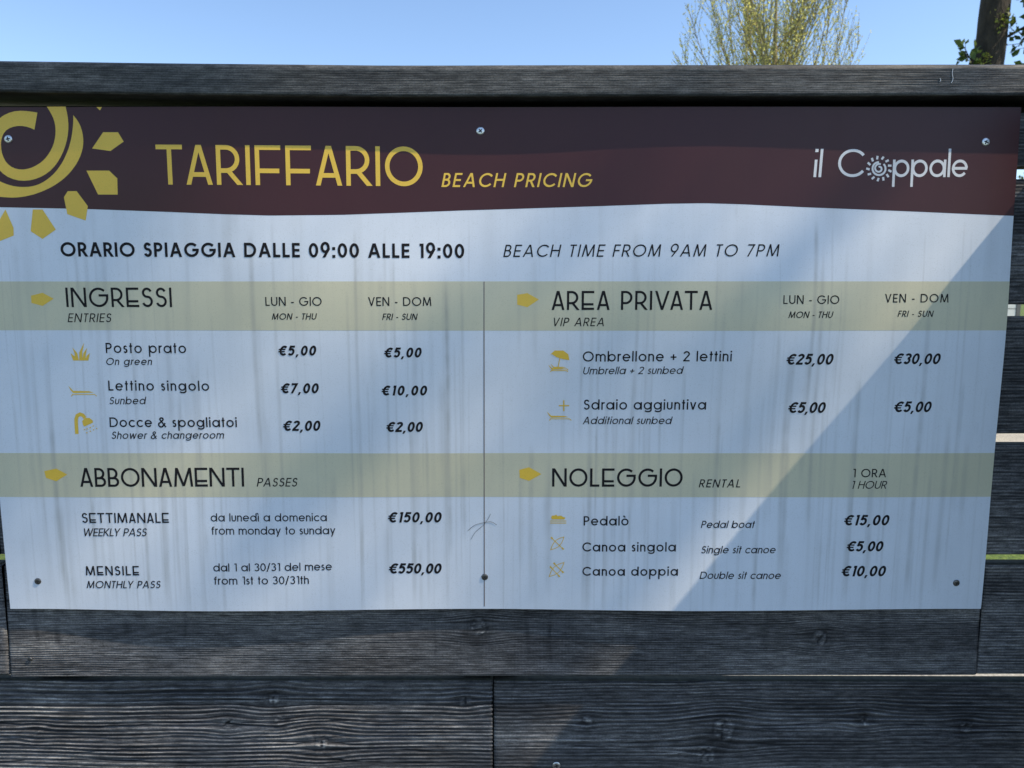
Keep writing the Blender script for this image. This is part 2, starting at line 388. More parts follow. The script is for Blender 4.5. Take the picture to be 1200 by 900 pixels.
# top rail: rounded arrises, a hair bowed
def rail_mesh(name, x0, x1, yf, yb, zb, zt, parent, mat, sag=True, dx=0.004, seed=0):
    r = 0.0065
    prof = []                                            # (y, z) from back-bottom round the front to back-top
    prof.append((yb, zb)); prof.append((yf + 0.0050, zb))
    for a in np.linspace(-90, -180, 6)[1:]: prof.append((yf + 0.0035 + 0.0035 * math.cos(math.radians(a)), zb + 0.0035 + 0.0035 * math.sin(math.radians(a))))
    for zz in np.arange(zb + 0.0042, zt - r - 0.0006, 0.0007): prof.append((yf, zz))
    for a in np.linspace(180, 90, 7): prof.append((yf + r + r * math.cos(math.radians(a)), zt - r + r * math.sin(math.radians(a))))
    prof.append((yb, zt))
    prof = np.array(prof); npf = len(prof)
    nx = int((x1 - x0) / dx); xs = np.linspace(x0, x1, nx)
    X = np.repeat(xs[:, None], npf, 1); Yp = np.repeat(prof[None, :, 0], nx, 0); Zp = np.repeat(prof[None, :, 1], nx, 0)
    front = (Yp < yf + r * 0.999)
    G = (Zp + 0.004 * fbm(X * 3, Zp * 10, seed)) / 0.0026 + fbm(Zp * 90, Zp * 0, seed + 1)
    ring = np.abs((G - np.floor(G)) * 2 - 1)
    H = np.where(front, 0.00022 * (ring - 0.5) * 2 * np.clip(0.5 + 2 * fbm(X * 14, np.floor(G) * 2.3, seed + 2, 2), 0, 1), 0)
    T = 0.38 + 0.3 * (ring - 0.5) + 0.5 * fbm(X * 9, Zp * 90, seed + 3) + 0.35 * fbm(X * 50, Zp * 600, seed + 4, 2)
    S = 0.0
    if sag: S = 0.0055 * np.clip((-0.15 - X) / 0.45, 0, 1.6) ** 1.2 + 0.0012 * np.sin(X * 3.0) * 0.5 + 0.001 * fbm(X * 4, X * 0, seed + 6)
    P = np.stack([X, Yp - H, Zp + S], -1).reshape(-1, 3)
    F = grid_faces(nx, npf)
    a = np.arange(nx - 1) * npf; bkf = np.stack([a + npf - 1, a + 2 * npf - 1, a + npf, a], -1)
    F = np.concatenate([F, bkf])
    # end caps fan to back-bottom
    j = np.arange(1, npf - 2)
    c0 = np.stack([np.zeros_like(j), j, j + 1, j + 1], -1)[:, :3]
    faces = [tuple(f) for f in F] + [(0, int(q) + 1, int(q)) for q in j] + [((nx - 1) * npf, (nx - 1) * npf + int(q), (nx - 1) * npf + int(q) + 1) for q in j]
    P[:, 1] -= 0.016
    return mesh_obj(name, P, faces, [mat], parent, smooth=True, attrs={'tone': np.clip(T, 0, 1).ravel()})
RZ0, RZ1 = ZE + 0.2255, ZE + 0.2615
rail_mesh('top_rail', XL, 0.760, -0.0175, 0.060, RZ0, RZ1, fence, M['rail'], seed=31)
box('under_rail', (XL, 0.74, 0.030 - 0.016, 0.052 - 0.016, ZE + 0.19, RZ0 + 0.0005), M['rail'], fence)
for px in (-1.5, -0.60, -0.03):
    box('post', (px - 0.04, px + 0.04, 0.0282 - 0.016 + (0.008 if px > -1 else 0), 0.105 - 0.016, 0.0, ZE + 0.188), M['post'], fence, 0.003)

def screw(name, x, y, z, r, mat, parent, turn=0.3, depth=0.0013):
    """pan head with a cross recess, facing -Y"""
    vs, fs = [], []; seg = 20
    prof = [(r, 0.0), (r * 0.98, -depth * 0.45), (r * 0.8, -depth * 0.85), (r * 0.5, -depth)]
    for (rr, yy) in prof:
        for k in range(seg):
            a = 2 * math.pi * k / seg; vs.append((x + rr * math.cos(a), y + yy, z + rr * math.sin(a)))
    for i in range(len(prof) - 1):
        for k in range(seg):
            a, b = i * seg + k, i * seg + (k + 1) % seg; fs.append((a, b, b + seg, a + seg))
    fs.append(tuple(range((len(prof) - 1) * seg, len(prof) * seg)))
    o = mesh_obj(name, vs, fs, mat, parent, smooth=False)
    # recessed cross: dark bevelled pieces just proud of the crown
    v2, f2 = [], []
    for q in range(2):
        a = turn + q * math.pi / 2; c, s = math.cos(a), math.sin(a); L, w = r * 0.52, r * 0.15
        for (u, v) in ((-L, -w), (L, -w), (L, w), (-L, w)): v2.append((x + u * c - v * s, y - depth - 0.00006 * (q + 1), z + u * s + v * c))
        f2.append((4 * q, 4 * q + 1, 4 * q + 2, 4 * q + 3))
    mesh_obj('cross_recess', v2, f2, M['slot'], o)
    return o
sp = [c for c in fence.children]
p4 = [c for c in sp if c.name.startswith('plank')]
screw('screw', -0.628, YF - 0.016, ZE - 0.474, 0.0030, M['zinc_dark'], fence)
screw('screw', 0.0595, Y5 - 0.016 + 0.0005, ZE - 0.6295, 0.0055, M['zinc'], fence)

# wing of the same fence, turning towards the viewer at the corner on the right
wing = empty('board_fence', (0.80, -0.55, 0))
tag(wing, 'charcoal board fence wing meeting the price board fence at a corner post', 'fence', 'charcoal fence sections')
WX = 0.742 - 0.80
zt = RZ0 - 0.012
k = 0
zz = [zg[0] + 0.1625] + zg + [zg[4] - PITCH * i for i in (1, 2, 3, 4, 5)]
for i in range(len(zz) - 1):
    t0, b0 = zz[i] - g2, max(zz[i + 1] + g2, 0.05)
    if i == 0: t0 = RZ0 - 0.012
    if t0 - b0 < 0.03: continue
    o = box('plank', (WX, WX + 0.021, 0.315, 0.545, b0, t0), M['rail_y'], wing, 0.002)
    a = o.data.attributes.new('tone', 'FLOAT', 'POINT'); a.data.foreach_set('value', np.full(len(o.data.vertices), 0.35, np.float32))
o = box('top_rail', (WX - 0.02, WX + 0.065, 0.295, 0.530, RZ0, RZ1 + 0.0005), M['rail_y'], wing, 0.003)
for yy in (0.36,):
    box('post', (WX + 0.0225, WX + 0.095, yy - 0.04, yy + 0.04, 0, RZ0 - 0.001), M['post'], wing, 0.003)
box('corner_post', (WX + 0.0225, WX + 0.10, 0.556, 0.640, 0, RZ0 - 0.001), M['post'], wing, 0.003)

# ============================================================ price board
# ---- sign panel: printed face is y = -warp(x, z); z measured from the eye level datum ZE
SX0, SX1 = -0.644, 0.602          # left and right edge of the panel
SZ0, SZ1 = -0.403, 0.2175         # bottom and top edge, relative to ZE
def warp(x, z):
    """outward bow of the thin panel between its screws, metres (x, z arrays, z relative to ZE)"""
    x = np.asarray(x, float); z = np.asarray(z, float)
    t = (z - SZ0) / (SZ1 - SZ0)
    def span(a, b, p):
        q = np.clip((x - a) / (b - a), 0, 1) ** p
        return np.sin(np.pi * q) ** 2
    low = np.exp(-((t + 0.02) / 0.30) ** 2)
    h = 0.0072 * span(-0.61, -0.03, 0.80) * low + 0.0066 * span(-0.03, 0.585, 0.85) * low
    h = h + 0.0022 * span(-0.62, -0.03, 1.0) * np.exp(-((t - 0.95) / 0.25) ** 2)
    h = h + 0.0020 * span(-0.03, 0.585, 1.0) * np.exp(-((t - 0.95) / 0.25) ** 2)
    env = np.clip(np.sin(np.pi * np.clip(t, 0, 1)), 0, 1)
    h = h + 0.0118 * np.exp(-((x - 0.16) / 0.42) ** 2) * np.exp(-((t - 0.61) / 0.185) ** 2) * np.clip((1.02 - t) / 0.12, 0, 1)
    h = h + 0.0014 * env * (1 + np.sin(11.5 * x + 6.0 * t + 0.6))
    h = h + 0.0009 * env * (1 + np.sin(19.0 * x - 11.0 * t + 2.0))
    return h

TEXT = [
    ('TARIFFARIO', 'D', 221.2, 537.6, 530.9, 528.8, 46.2, 5.34, 0, 'gold', 0.75),
    ('BEACH PRICING', 'C', 560.0, 741.0, 528.1, 527.7, 16.4, 2.29, 12, 'gold', 0.75),
    ('ORARIO SPIAGGIA DALLE 09:00 ALLE 19:00', 'C', 99.2, 586.6, 446.2, 443.9, 17.2, 3.16, 0, 'ink', 0.75),
    ('BEACH TIME FROM 9AM TO 7PM', 'C', 633.8, 965.0, 445.3, 445.8, 14.6, 1.62, 12, 'ink', 0.75),
    ('INGRESSI', 'D', 101.2, 231.0, 385.4, 385.4, 23.6, 2.78, 0, 'ink', 0.75),
    ('ENTRIES', 'C', 101.4, 155.9, 367.0, 367.0, 10.8, 1.3, 12, 'ink', 0.75),
    ('LUN - GIO', 'C', 345.9, 414.1, 387.0, 387.0, 10.7, 1.39, 0, 'ink', 0.75),
    ('LUN - GIO', 'C', 969.6, 1037.7, 389.3, 389.2, 10.5, 1.38, 0, 'ink', 0.75),
    ('MON - THU', 'C', 352.9, 407.8, 370.3, 370.4, 7.7, 1.14, 12, 'ink', 0.75),
    ('MON - THU', 'C', 976.5, 1031.3, 372.6, 372.6, 7.8, 1.13, 12, 'ink', 0.75),
    ('VEN - DOM', 'C', 470.3, 546.7, 386.9, 387.0, 10.6, 1.39, 0, 'ink', 0.75),
    ('VEN - DOM', 'C', 1094.1, 1172.8, 391.0, 391.0, 10.4, 1.39, 0, 'ink', 0.75),
    ('FRI - SUN', 'C', 487.0, 530.0, 370.0, 370.0, 7.8, 1.13, 12, 'ink', 0.75),
    ('FRI - SUN', 'C', 1111.1, 1155.5, 373.7, 373.6, 7.6, 1.13, 12, 'ink', 0.75),
    ('AREA PRIVATA', 'D', 691.7, 884.5, 382.1, 382.3, 22.8, 2.75, 0, 'ink', 0.75),
    ('VIP AREA', 'C', 692.4, 756.8, 362.6, 362.6, 10.3, 1.24, 12, 'ink', 0.75),
    ('Posto prato', 'C', 145.6, 245.3, 329.3, 329.3, 12.5, 1.67, 0, 'ink', 0.75),
    ('On green', 'C', 144.6, 203.0, 314.5, 314.6, 8.9, 1.15, 12, 'ink', 0.75),
    ('Lettino singolo', 'C', 146.1, 271.0, 282.9, 282.8, 12.4, 1.7, 0, 'ink', 0.75),
    ('Sunbed', 'C', 146.1, 192.3, 265.8, 265.9, 9.3, 1.16, 12, 'ink', 0.75),
    ('Docce & spogliatoi', 'C', 145.2, 302.6, 237.4, 237.2, 12.2, 1.71, 0, 'ink', 0.75),
    ('Shower & changeroom', 'C', 146.5, 286.9, 222.5, 222.6, 9.3, 1.19, 12, 'ink', 0.75),
    ('€5,00', 'C', 358.1, 406.2, 326.4, 326.5, 12.4, 2.63, 12, 'ink', 0.75),
    ('€7,00', 'C', 358.7, 407.3, 279.6, 279.7, 12.8, 2.67, 12, 'ink', 0.75),
    ('€2,00', 'C', 359.1, 407.6, 232.4, 232.6, 13.1, 2.68, 12, 'ink', 0.75),
    ('€5,00', 'C', 487.6, 535.0, 324.3, 324.4, 12.3, 2.61, 12, 'ink', 0.75),
    ('€10,00', 'C', 483.2, 540.9, 277.4, 277.5, 12.5, 2.65, 12, 'ink', 0.75),
    ('€2,00', 'C', 487.8, 534.8, 231.6, 231.7, 12.9, 2.71, 12, 'ink', 0.75),
    ('€150,00', 'C', 487.0, 556.3, 115.0, 114.8, 13.7, 2.78, 12, 'ink', 0.75),
    ('€550,00', 'C', 486.6, 555.4, 47.8, 47.4, 13.7, 2.81, 12, 'ink', 0.75),
    ('€25,00', 'C', 976.7, 1036.2, 315.8, 315.7, 13.5, 2.64, 12, 'ink', 0.75),
    ('€30,00', 'C', 1109.7, 1168.8, 316.1, 315.9, 13.4, 2.62, 12, 'ink', 0.75),
    ('€5,00', 'C', 983.5, 1031.5, 255.5, 255.4, 13.8, 2.7, 12, 'ink', 0.75),
    ('€5,00', 'C', 1114.2, 1162.3, 256.5, 256.4, 13.5, 2.66, 12, 'ink', 0.75),
    ('€15,00', 'C', 1061.4, 1120.4, 111.7, 111.4, 13.8, 2.78, 12, 'ink', 0.75),
    ('€5,00', 'C', 1066.7, 1115.3, 77.5, 77.2, 13.7, 2.81, 12, 'ink', 0.75),
    ('€10,00', 'C', 1062.1, 1120.9, 44.6, 44.1, 14.1, 2.84, 12, 'ink', 0.75),
    ('ABBONAMENTI', 'D', 103.8, 308.6, 161.7, 161.7, 24.1, 2.94, 0, 'ink', 0.75),
    ('PASSES', 'C', 324.5, 376.4, 161.7, 161.8, 11.1, 1.41, 12, 'ink', 0.75),
    ('SETTIMANALE', 'D', 102.6, 212.6, 115.0, 115.4, 13.0, 1.78, 0, 'ink', 0.75),
    ('WEEKLY PASS', 'C', 102.2, 184.8, 97.6, 98.1, 10.3, 1.29, 12, 'ink', 0.75),
    ('MENSILE', 'D', 102.0, 171.1, 45.8, 46.8, 12.4, 1.82, 0, 'ink', 0.75),
    ('MONTHLY PASS', 'C', 101.7, 198.7, 28.7, 30.2, 9.8, 1.31, 12, 'ink', 0.75),
    ('da lunedì a domenica', 'C', 265.2, 411.0, 117.2, 117.2, 10.3, 1.31, 0, 'ink', 0.75),
    ('from monday to sunday', 'C', 265.7, 421.2, 100.3, 100.2, 10.4, 1.31, 0, 'ink', 0.75),
    ('dal 1 al 30/31 del mese', 'C', 266.2, 415.5, 52.6, 53.1, 10.4, 1.33, 0, 'ink', 0.75),
    ('from 1st to 30/31th', 'C', 266.5, 386.0, 35.4, 35.5, 10.6, 1.35, 0, 'ink', 0.75),
    ('NOLEGGIO', 'D', 694.2, 857.4, 161.7, 161.8, 23.4, 2.94, 0, 'ink', 0.75),
    ('RENTAL', 'C', 878.0, 931.5, 160.7, 160.6, 10.4, 1.42, 12, 'ink', 0.75),
    ('1 ORA', 'C', 1069.1, 1111.1, 173.9, 173.9, 10.9, 1.47, 0, 'ink', 0.75),
    ('1 HOUR', 'C', 1067.8, 1113.8, 159.2, 159.2, 10.1, 1.21, 12, 'ink', 0.75),
    ('Ombrellone + 2 lettini', 'C', 730.2, 910.5, 319.4, 320.1, 12.6, 1.67, 0, 'ink', 0.75),
    ('Umbrella + 2 sunbed', 'C', 730.6, 853.1, 303.5, 304.4, 9.3, 1.16, 12, 'ink', 0.75),
    ('Sdraio aggiuntiva', 'C', 732.4, 882.8, 259.4, 259.9, 12.7, 1.72, 0, 'ink', 0.75),
    ('Additional sunbed', 'C', 731.7, 842.2, 241.2, 241.5, 9.4, 1.19, 12, 'ink', 0.75),
    ('Pedalò', 'C', 734.2, 790.6, 111.8, 111.9, 12.1, 1.67, 0, 'ink', 0.75),
    ('Canoa singola', 'C', 733.0, 850.9, 77.8, 78.2, 12.0, 1.68, 0, 'ink', 0.75),
    ('Canoa doppia', 'C', 733.4, 854.3, 45.8, 46.7, 11.8, 1.7, 0, 'ink', 0.75),
    ('Pedal boat', 'C', 882.1, 950.3, 108.6, 108.5, 9.3, 1.2, 12, 'ink', 0.75),
    ('Single sit canoe', 'C', 882.8, 977.8, 75.8, 75.7, 9.5, 1.22, 12, 'ink', 0.75),
    ('Double sit canoe', 'C', 882.0, 985.7, 42.5, 42.0, 9.6, 1.23, 12, 'ink', 0.75),
    ('il', 'C', 1003.0, 1013.6, 539.4, 539.4, 32.3, 3.27, 3, 'white', 0.63),
    ('C', 'C', 1031.8, 1062.8, 539.5, 539.5, 32.7, 3.27, 0, 'white', 0.63),
    ('ppale', 'C', 1097.3, 1187.0, 539.5, 539.7, 32.4, 3.28, 0, 'white', 0.63),
]
SHAPES = [
    ('bullet', [(59.4, 399.2), (73.5, 402.8), (86.3, 395.6), (72.3, 386.8), (59.2, 390.4)]),
    ('bullet', [(59.6, 181.6), (75.0, 184.9), (88.4, 177.4), (73.8, 168.6), (61.1, 172.9)]),
    ('bullet', [(650.2, 400.3), (662.5, 402.3), (676.3, 394.7), (662.5, 385.5), (650.2, 388.5)]),
    ('bullet', [(653.1, 183.1), (665.3, 186.4), (680.8, 177.7), (665.4, 168.9), (653.6, 172.7)]),
    ('sun_ray', [(145.4, 572.8), (159.7, 591.5), (177.5, 591.4), (183.6, 580.6), (167.2, 569.8)]),
    ('sun_ray', [(137.1, 547.1), (164.3, 547.1), (173.5, 538.1), (172.8, 519.2), (149.2, 519.3)]),
    ('sun_ray', [(112.9, 523.3), (123.7, 523.3), (135.9, 505.8), (132.1, 488.8), (110.5, 496.3), (107.8, 516.3)]),
    ('sun_ray', [(69.1, 501.9), (81.0, 501.9), (95.2, 478.2), (78.4, 467.1), (64.7, 476.2)]),
    ('sun_ray', [(36.0, 501.9), (44.3, 480.3), (43.9, 471.2), (26.6, 464.6), (19.7, 468.1), (25.0, 485.3)]),
    ('sun_ray', [(153.2, 620.4), (159.8, 620.4), (157.3, 616.5)]),
    ('sun_ray', [(2.5, 514.5), (10.1, 507.5), (5.4, 485.3), (-8.4, 479.3), (-6.3, 507.5)]),
    ('grass_icon', [(104.4, 320.0), (101.9, 329.1), (106.5, 325.3), (108.5, 320.0)]),
    ('grass_icon', [(106.2, 320.0), (107.0, 328.3), (104.5, 336.2), (110.1, 329.1), (111.5, 320.0)]),
    ('grass_icon', [(111.9, 320.0), (112.6, 329.9), (119.4, 342.0), (116.2, 329.9), (116.0, 320.0)]),
    ('grass_icon', [(115.3, 320.0), (117.7, 329.1), (122.7, 335.9), (120.3, 326.8), (120.1, 320.0)]),
    ('grass_icon', [(119.1, 320.0), (121.7, 326.1), (125.6, 329.4), (123.2, 320.0)]),
    ('sunbed_icon', [(96.4, 288.9), (102.3, 282.5), (121.4, 282.3), (127.6, 280.4), (102.2, 279.8), (99.2, 283.0)]),
    ('sunbed_icon', [(686.9, 257.3), (692.4, 251.8), (708.7, 251.6), (714.2, 249.9), (692.4, 249.4), (689.7, 252.2)]),
    ('umbrella_icon', [(688.2, 315.8), (692.6, 311.4), (705.6, 311.3), (709.9, 309.9), (692.6, 309.5), (690.4, 311.8)]),
    ('umbrella_icon', [(690.8, 317.1), (694.8, 313.1), (706.4, 313.0), (710.3, 311.8), (694.8, 311.4), (692.8, 313.5)]),
    ('umbrella_icon', [(690.8, 328.5), (695.9, 333.1), (706.2, 333.1), (712.5, 328.5), (714.0, 321.2), (706.4, 322.4), (698.0, 324.9), (693.1, 328.3)]),
    ('shower_icon', [(111.2, 244.9), (115.0, 248.8), (120.7, 248.8), (124.5, 245.4), (124.6, 243.0), (113.3, 238.0), (111.9, 239.9)]),
    ('shower_icon', [(112.7, 234.9), (114.2, 234.9), (114.1, 233.4), (112.6, 233.4)]),
    ('shower_icon', [(116.1, 236.0), (117.6, 236.0), (117.5, 234.5), (116.0, 234.5)]),
    ('shower_icon', [(120.2, 237.5), (121.7, 237.5), (121.6, 236.0), (120.1, 236.0)]),
    ('shower_icon', [(124.0, 239.5), (125.5, 239.5), (125.4, 238.0), (123.9, 238.0)]),
    ('shower_icon', [(115.5, 231.0), (117.0, 231.0), (116.9, 229.5), (115.4, 229.5)]),
    ('shower_icon', [(119.9, 232.9), (121.4, 232.9), (121.4, 231.4), (119.9, 231.4)]),
    ('shower_icon', [(124.2, 234.7), (125.7, 234.7), (125.6, 233.2), (124.1, 233.2)]),
    ('shower_icon', [(128.1, 236.3), (129.6, 236.3), (129.5, 234.8), (128.0, 234.8)]),
    ('pedal_boat_icon', [(693.2, 121.6), (694.1, 124.3), (697.7, 124.6), (699.5, 125.8), (701.3, 123.8), (706.0, 124.4), (707.8, 122.9), (711.3, 121.9), (709.9, 119.5), (694.2, 119.4)]),
]
LINES = [
    ('logo_sun', 2.32, False, [(1086.2, 554.8), (1087.5, 553.2), (1088.4, 551.4), (1088.7, 549.5), (1088.6, 547.5), (1087.9, 545.7), (1086.7, 544.1), (1085.1, 542.9), (1083.3, 542.2), (1081.3, 541.9), (1079.3, 542.2), (1077.4, 542.9), (1075.7, 544.1), (1074.4, 545.7), (1073.6, 547.5), (1073.2, 549.4), (1073.4, 551.4), (1074.1, 553.2), (1075.2, 554.8), (1076.8, 556.0), (1078.6, 556.7), (1080.6, 557.0)]),
    ('logo_sun', 2.11, False, [(1082.8, 554.6), (1081.1, 554.9), (1079.5, 554.6), (1078.1, 553.9), (1077.1, 552.8), (1076.4, 551.5), (1076.2, 550.1), (1076.5, 548.8), (1077.1, 547.5), (1078.0, 546.6), (1079.1, 546.0), (1080.3, 545.7), (1081.5, 545.8), (1082.5, 546.2), (1083.3, 546.8), (1083.8, 547.7), (1084.1, 548.6), (1084.0, 549.5), (1083.7, 550.3), (1083.1, 551.0), (1082.4, 551.4), (1081.7, 551.6), (1081.0, 551.6), (1080.4, 551.4)]),
    ('logo_sun', 2.53, False, [(1092.1, 547.8), (1096.0, 545.8)]),
    ('logo_sun', 2.53, False, [(1090.3, 543.0), (1092.8, 539.5)]),
    ('logo_sun', 2.53, False, [(1086.3, 539.6), (1086.9, 535.5)]),
    ('logo_sun', 2.53, False, [(1081.1, 538.5), (1079.6, 534.7)]),
    ('logo_sun', 2.53, False, [(1075.9, 539.9), (1072.7, 537.2)]),
    ('logo_sun', 2.53, False, [(1071.8, 543.5), (1067.7, 542.6)]),
    ('logo_sun', 2.53, False, [(1069.8, 548.4), (1065.7, 549.6)]),
    ('logo_sun', 2.53, False, [(1070.4, 553.6), (1067.2, 556.5)]),
    ('logo_sun', 2.53, False, [(1073.4, 557.8), (1071.8, 561.8)]),
    ('logo_sun', 2.53, False, [(1078.1, 560.1), (1078.6, 564.2)]),
    ('logo_sun', 2.53, False, [(1083.5, 560.0), (1085.9, 563.3)]),
    ('logo_sun', 2.53, False, [(1088.3, 557.4), (1092.0, 559.3)]),
    ('logo_sun', 2.53, False, [(1091.4, 553.0), (1095.7, 552.9)]),
    ('sunbed_icon', 0.95, False, [(101.0, 278.1), (128.5, 278.1), (131.1, 275.9)]),
    ('sunbed_icon', 0.95, False, [(101.5, 278.5), (99.4, 275.5)]),
    ('sunbed_icon', 0.95, False, [(691.5, 247.9), (715.1, 247.9), (717.4, 245.9)]),
    ('sunbed_icon', 0.95, False, [(691.9, 248.3), (690.3, 245.7)]),
    ('umbrella_icon', 0.95, False, [(691.9, 308.4), (710.6, 308.3), (712.5, 306.8)]),
    ('umbrella_icon', 0.95, False, [(692.2, 308.6), (690.9, 306.6)]),
    ('umbrella_icon', 0.95, False, [(694.1, 310.4), (711.0, 310.4), (712.6, 309.0)]),
    ('umbrella_icon', 0.95, False, [(694.4, 310.6), (693.3, 308.8)]),
    ('umbrella_icon', 1.05, False, [(702.5, 324.8), (700.3, 312.8)]),
    ('plus_icon', 1.58, False, [(707.8, 271.4), (708.0, 257.6)]),
    ('plus_icon', 1.58, False, [(701.8, 264.5), (714.5, 264.5)]),
    ('shower_icon', 4.43, False, [(103.7, 228.7), (103.6, 241.1), (103.8, 247.2), (105.4, 251.6), (109.1, 253.4), (112.5, 252.2), (115.0, 248.8)]),
    ('pedal_boat_icon', 1.16, False, [(692.0, 117.4), (712.3, 117.5)]),
    ('pedal_boat_icon', 1.16, False, [(692.0, 114.7), (712.3, 114.8)]),
    ('canoe_icon', 0.84, True, [(693.0, 79.7), (696.1, 80.7), (699.1, 81.9), (701.8, 83.4), (704.1, 85.3), (706.0, 87.7), (707.4, 90.4), (708.6, 93.5), (709.6, 96.8), (706.5, 95.8), (703.5, 94.6), (700.8, 93.1), (698.5, 91.2), (696.7, 88.8), (695.2, 86.1), (694.0, 83.0)]),
    ('canoe_icon', 0.84, True, [(691.3, 44.2), (694.8, 45.3), (698.1, 46.6), (701.1, 48.3), (703.7, 50.4), (705.8, 53.0), (707.4, 56.0), (708.8, 59.5), (709.9, 63.1), (706.4, 62.0), (703.1, 60.7), (700.1, 59.1), (697.6, 57.0), (695.5, 54.4), (693.8, 51.3), (692.5, 47.9)]),
    ('canoe_icon', 1.05, False, [(693.7, 95.6), (709.0, 80.6)]),
    ('canoe_icon', 1.05, False, [(692.8, 57.1), (704.3, 44.6)]),
    ('canoe_icon', 1.05, False, [(697.2, 61.9), (708.8, 50.0)]),
    ('canoe_icon', 2.11, False, [(693.2, 96.3), (695.4, 94.0)]),
    ('canoe_icon', 2.11, False, [(707.2, 82.4), (709.4, 80.2)]),
    ('canoe_icon', 2.11, False, [(692.2, 57.7), (694.4, 55.5)]),
    ('canoe_icon', 2.11, False, [(702.7, 46.3), (704.9, 44.0)]),
    ('canoe_icon', 2.11, False, [(696.6, 62.6), (698.8, 60.3)]),
    ('canoe_icon', 2.11, False, [(707.3, 51.6), (709.5, 49.4)]),
    ('divider_line', 1.16, False, [(610.4, 416.0), (610.0, 312.9), (609.3, 205.5), (608.9, 95.0), (608.5, 3.4)]),
]
STRIPS = [
    ('sun_spiral', [(82.8, 614.2), (76.1, 615.3), (69.3, 616.1), (62.5, 616.3), (55.7, 615.7), (49.1, 614.0), (42.8, 611.3), (37.0, 607.6), (32.0, 603.1), (27.9, 597.7), (24.9, 591.7), (23.1, 585.4), (22.4, 578.9), (22.8, 572.4), (24.0, 565.9), (25.9, 559.7), (28.6, 553.8), (32.1, 548.4), (36.5, 543.8), (41.8, 540.1), (47.9, 537.6), (54.4, 536.0), (61.2, 535.6), (68.1, 536.1), (74.9, 537.6), (81.5, 540.0), (87.7, 543.2), (93.5, 547.2), (98.6, 551.9), (103.1, 557.2), (107.0, 563.0), (110.4, 569.0), (113.2, 575.2), (115.5, 581.6), (117.2, 588.2), (118.3, 594.8), (118.8, 601.4), (118.6, 608.0), (117.9, 614.5), (116.7, 621.0)], [(77.8, 594.6), (73.3, 596.6), (68.6, 598.1), (63.7, 598.9), (58.6, 598.9), (53.6, 598.2), (48.8, 596.7), (44.5, 594.3), (41.1, 590.8), (38.7, 586.6), (37.2, 581.9), (36.5, 577.0), (36.5, 572.1), (37.1, 567.2), (38.4, 562.6), (40.4, 558.4), (43.4, 554.7), (47.1, 551.8), (51.5, 549.8), (56.4, 548.8), (61.4, 548.7), (66.5, 549.5), (71.5, 550.9), (76.3, 553.0), (80.9, 555.6), (85.2, 558.6), (89.0, 562.1), (92.4, 566.0), (95.4, 570.2), (97.9, 574.6), (100.0, 579.3), (101.5, 584.1), (102.5, 588.9), (103.0, 593.9), (103.0, 598.8), (102.3, 603.6), (101.1, 608.2), (99.2, 612.6), (96.9, 616.9), (94.4, 621.0)]),
    ('sun_spiral', [(125.2, 611.2), (128.3, 607.3), (131.0, 603.1), (133.0, 598.6), (134.4, 593.8), (135.2, 588.8), (135.5, 583.8), (135.2, 578.7), (134.3, 573.7), (132.7, 568.7), (130.7, 563.9), (128.2, 559.3), (125.3, 554.8), (122.0, 550.6), (118.5, 546.5), (114.7, 542.7), (110.6, 539.1), (106.2, 535.8), (101.7, 532.8), (97.0, 530.0), (92.1, 527.4), (87.1, 525.2), (82.1, 523.1), (76.9, 521.3), (71.7, 519.6), (66.4, 518.4), (61.1, 517.3), (55.7, 516.5), (50.3, 516.0), (44.9, 515.9), (39.6, 516.1), (34.2, 516.5), (29.0, 517.1), (23.7, 518.1), (18.6, 519.2), (13.6, 520.6), (8.6, 522.3), (3.8, 524.3), (-0.9, 526.4), (-5.6, 528.5)], [(125.2, 611.2), (125.0, 606.8), (124.6, 602.3), (124.0, 597.9), (123.2, 593.5), (122.3, 589.1), (121.2, 584.8), (119.9, 580.5), (118.4, 576.2), (116.8, 571.9), (114.8, 567.8), (112.7, 563.7), (110.4, 559.7), (107.9, 555.8), (105.1, 552.1), (102.2, 548.5), (99.0, 545.1), (95.5, 541.9), (91.8, 539.0), (87.9, 536.3), (83.9, 533.9), (79.6, 531.9), (75.2, 530.3), (70.7, 529.2), (66.1, 528.5), (61.4, 528.3), (56.8, 528.3), (52.2, 528.7), (47.7, 529.4), (43.3, 530.5), (39.0, 531.9), (34.8, 533.6), (30.8, 535.5), (27.0, 537.8), (23.3, 540.2), (19.9, 542.9), (16.8, 546.0), (14.1, 549.3), (11.5, 552.8), (9.0, 556.3)]),
]
SCREWS = [(45.9, 583.9), (606.5, 593.2), (1206.5, 580.4), (38.8, 37.3), (609.2, 43.0), (1211.3, 35.0)]
HEADER_EDGE = [(-10.5, 506.0), (29.5, 504.6), (135.7, 502.3), (235.2, 498.7), (296.7, 496.1), (355.2, 494.4), (439.9, 495.2), (582.7, 500.5), (745.8, 505.2), (827.1, 508.0), (872.9, 508.7), (918.8, 507.5), (1000.7, 503.8), (1134.6, 498.9), (1245.7, 494.3)]
BANDS = [(357.3, 416.3), (148.2, 204.4)]

board = empty('price_board', (0, 0, ZE + SZ0))
tag(board, 'white price board with dark plum header and gold sun, screwed to the charcoal fence', 'price board')
BW, BH = SX1 - SX0, SZ1 - SZ0
def on_face(u, w, off):
    """millimetres from the board's lower left corner -> point on its printed face (board space)"""
    u = np.asarray(u, float); w = np.asarray(w, float)
    x = SX0 + u / 1000; zz = SZ0 + w / 1000
    return np.stack([x, -warp(x, zz) - off, w / 1000], -1)

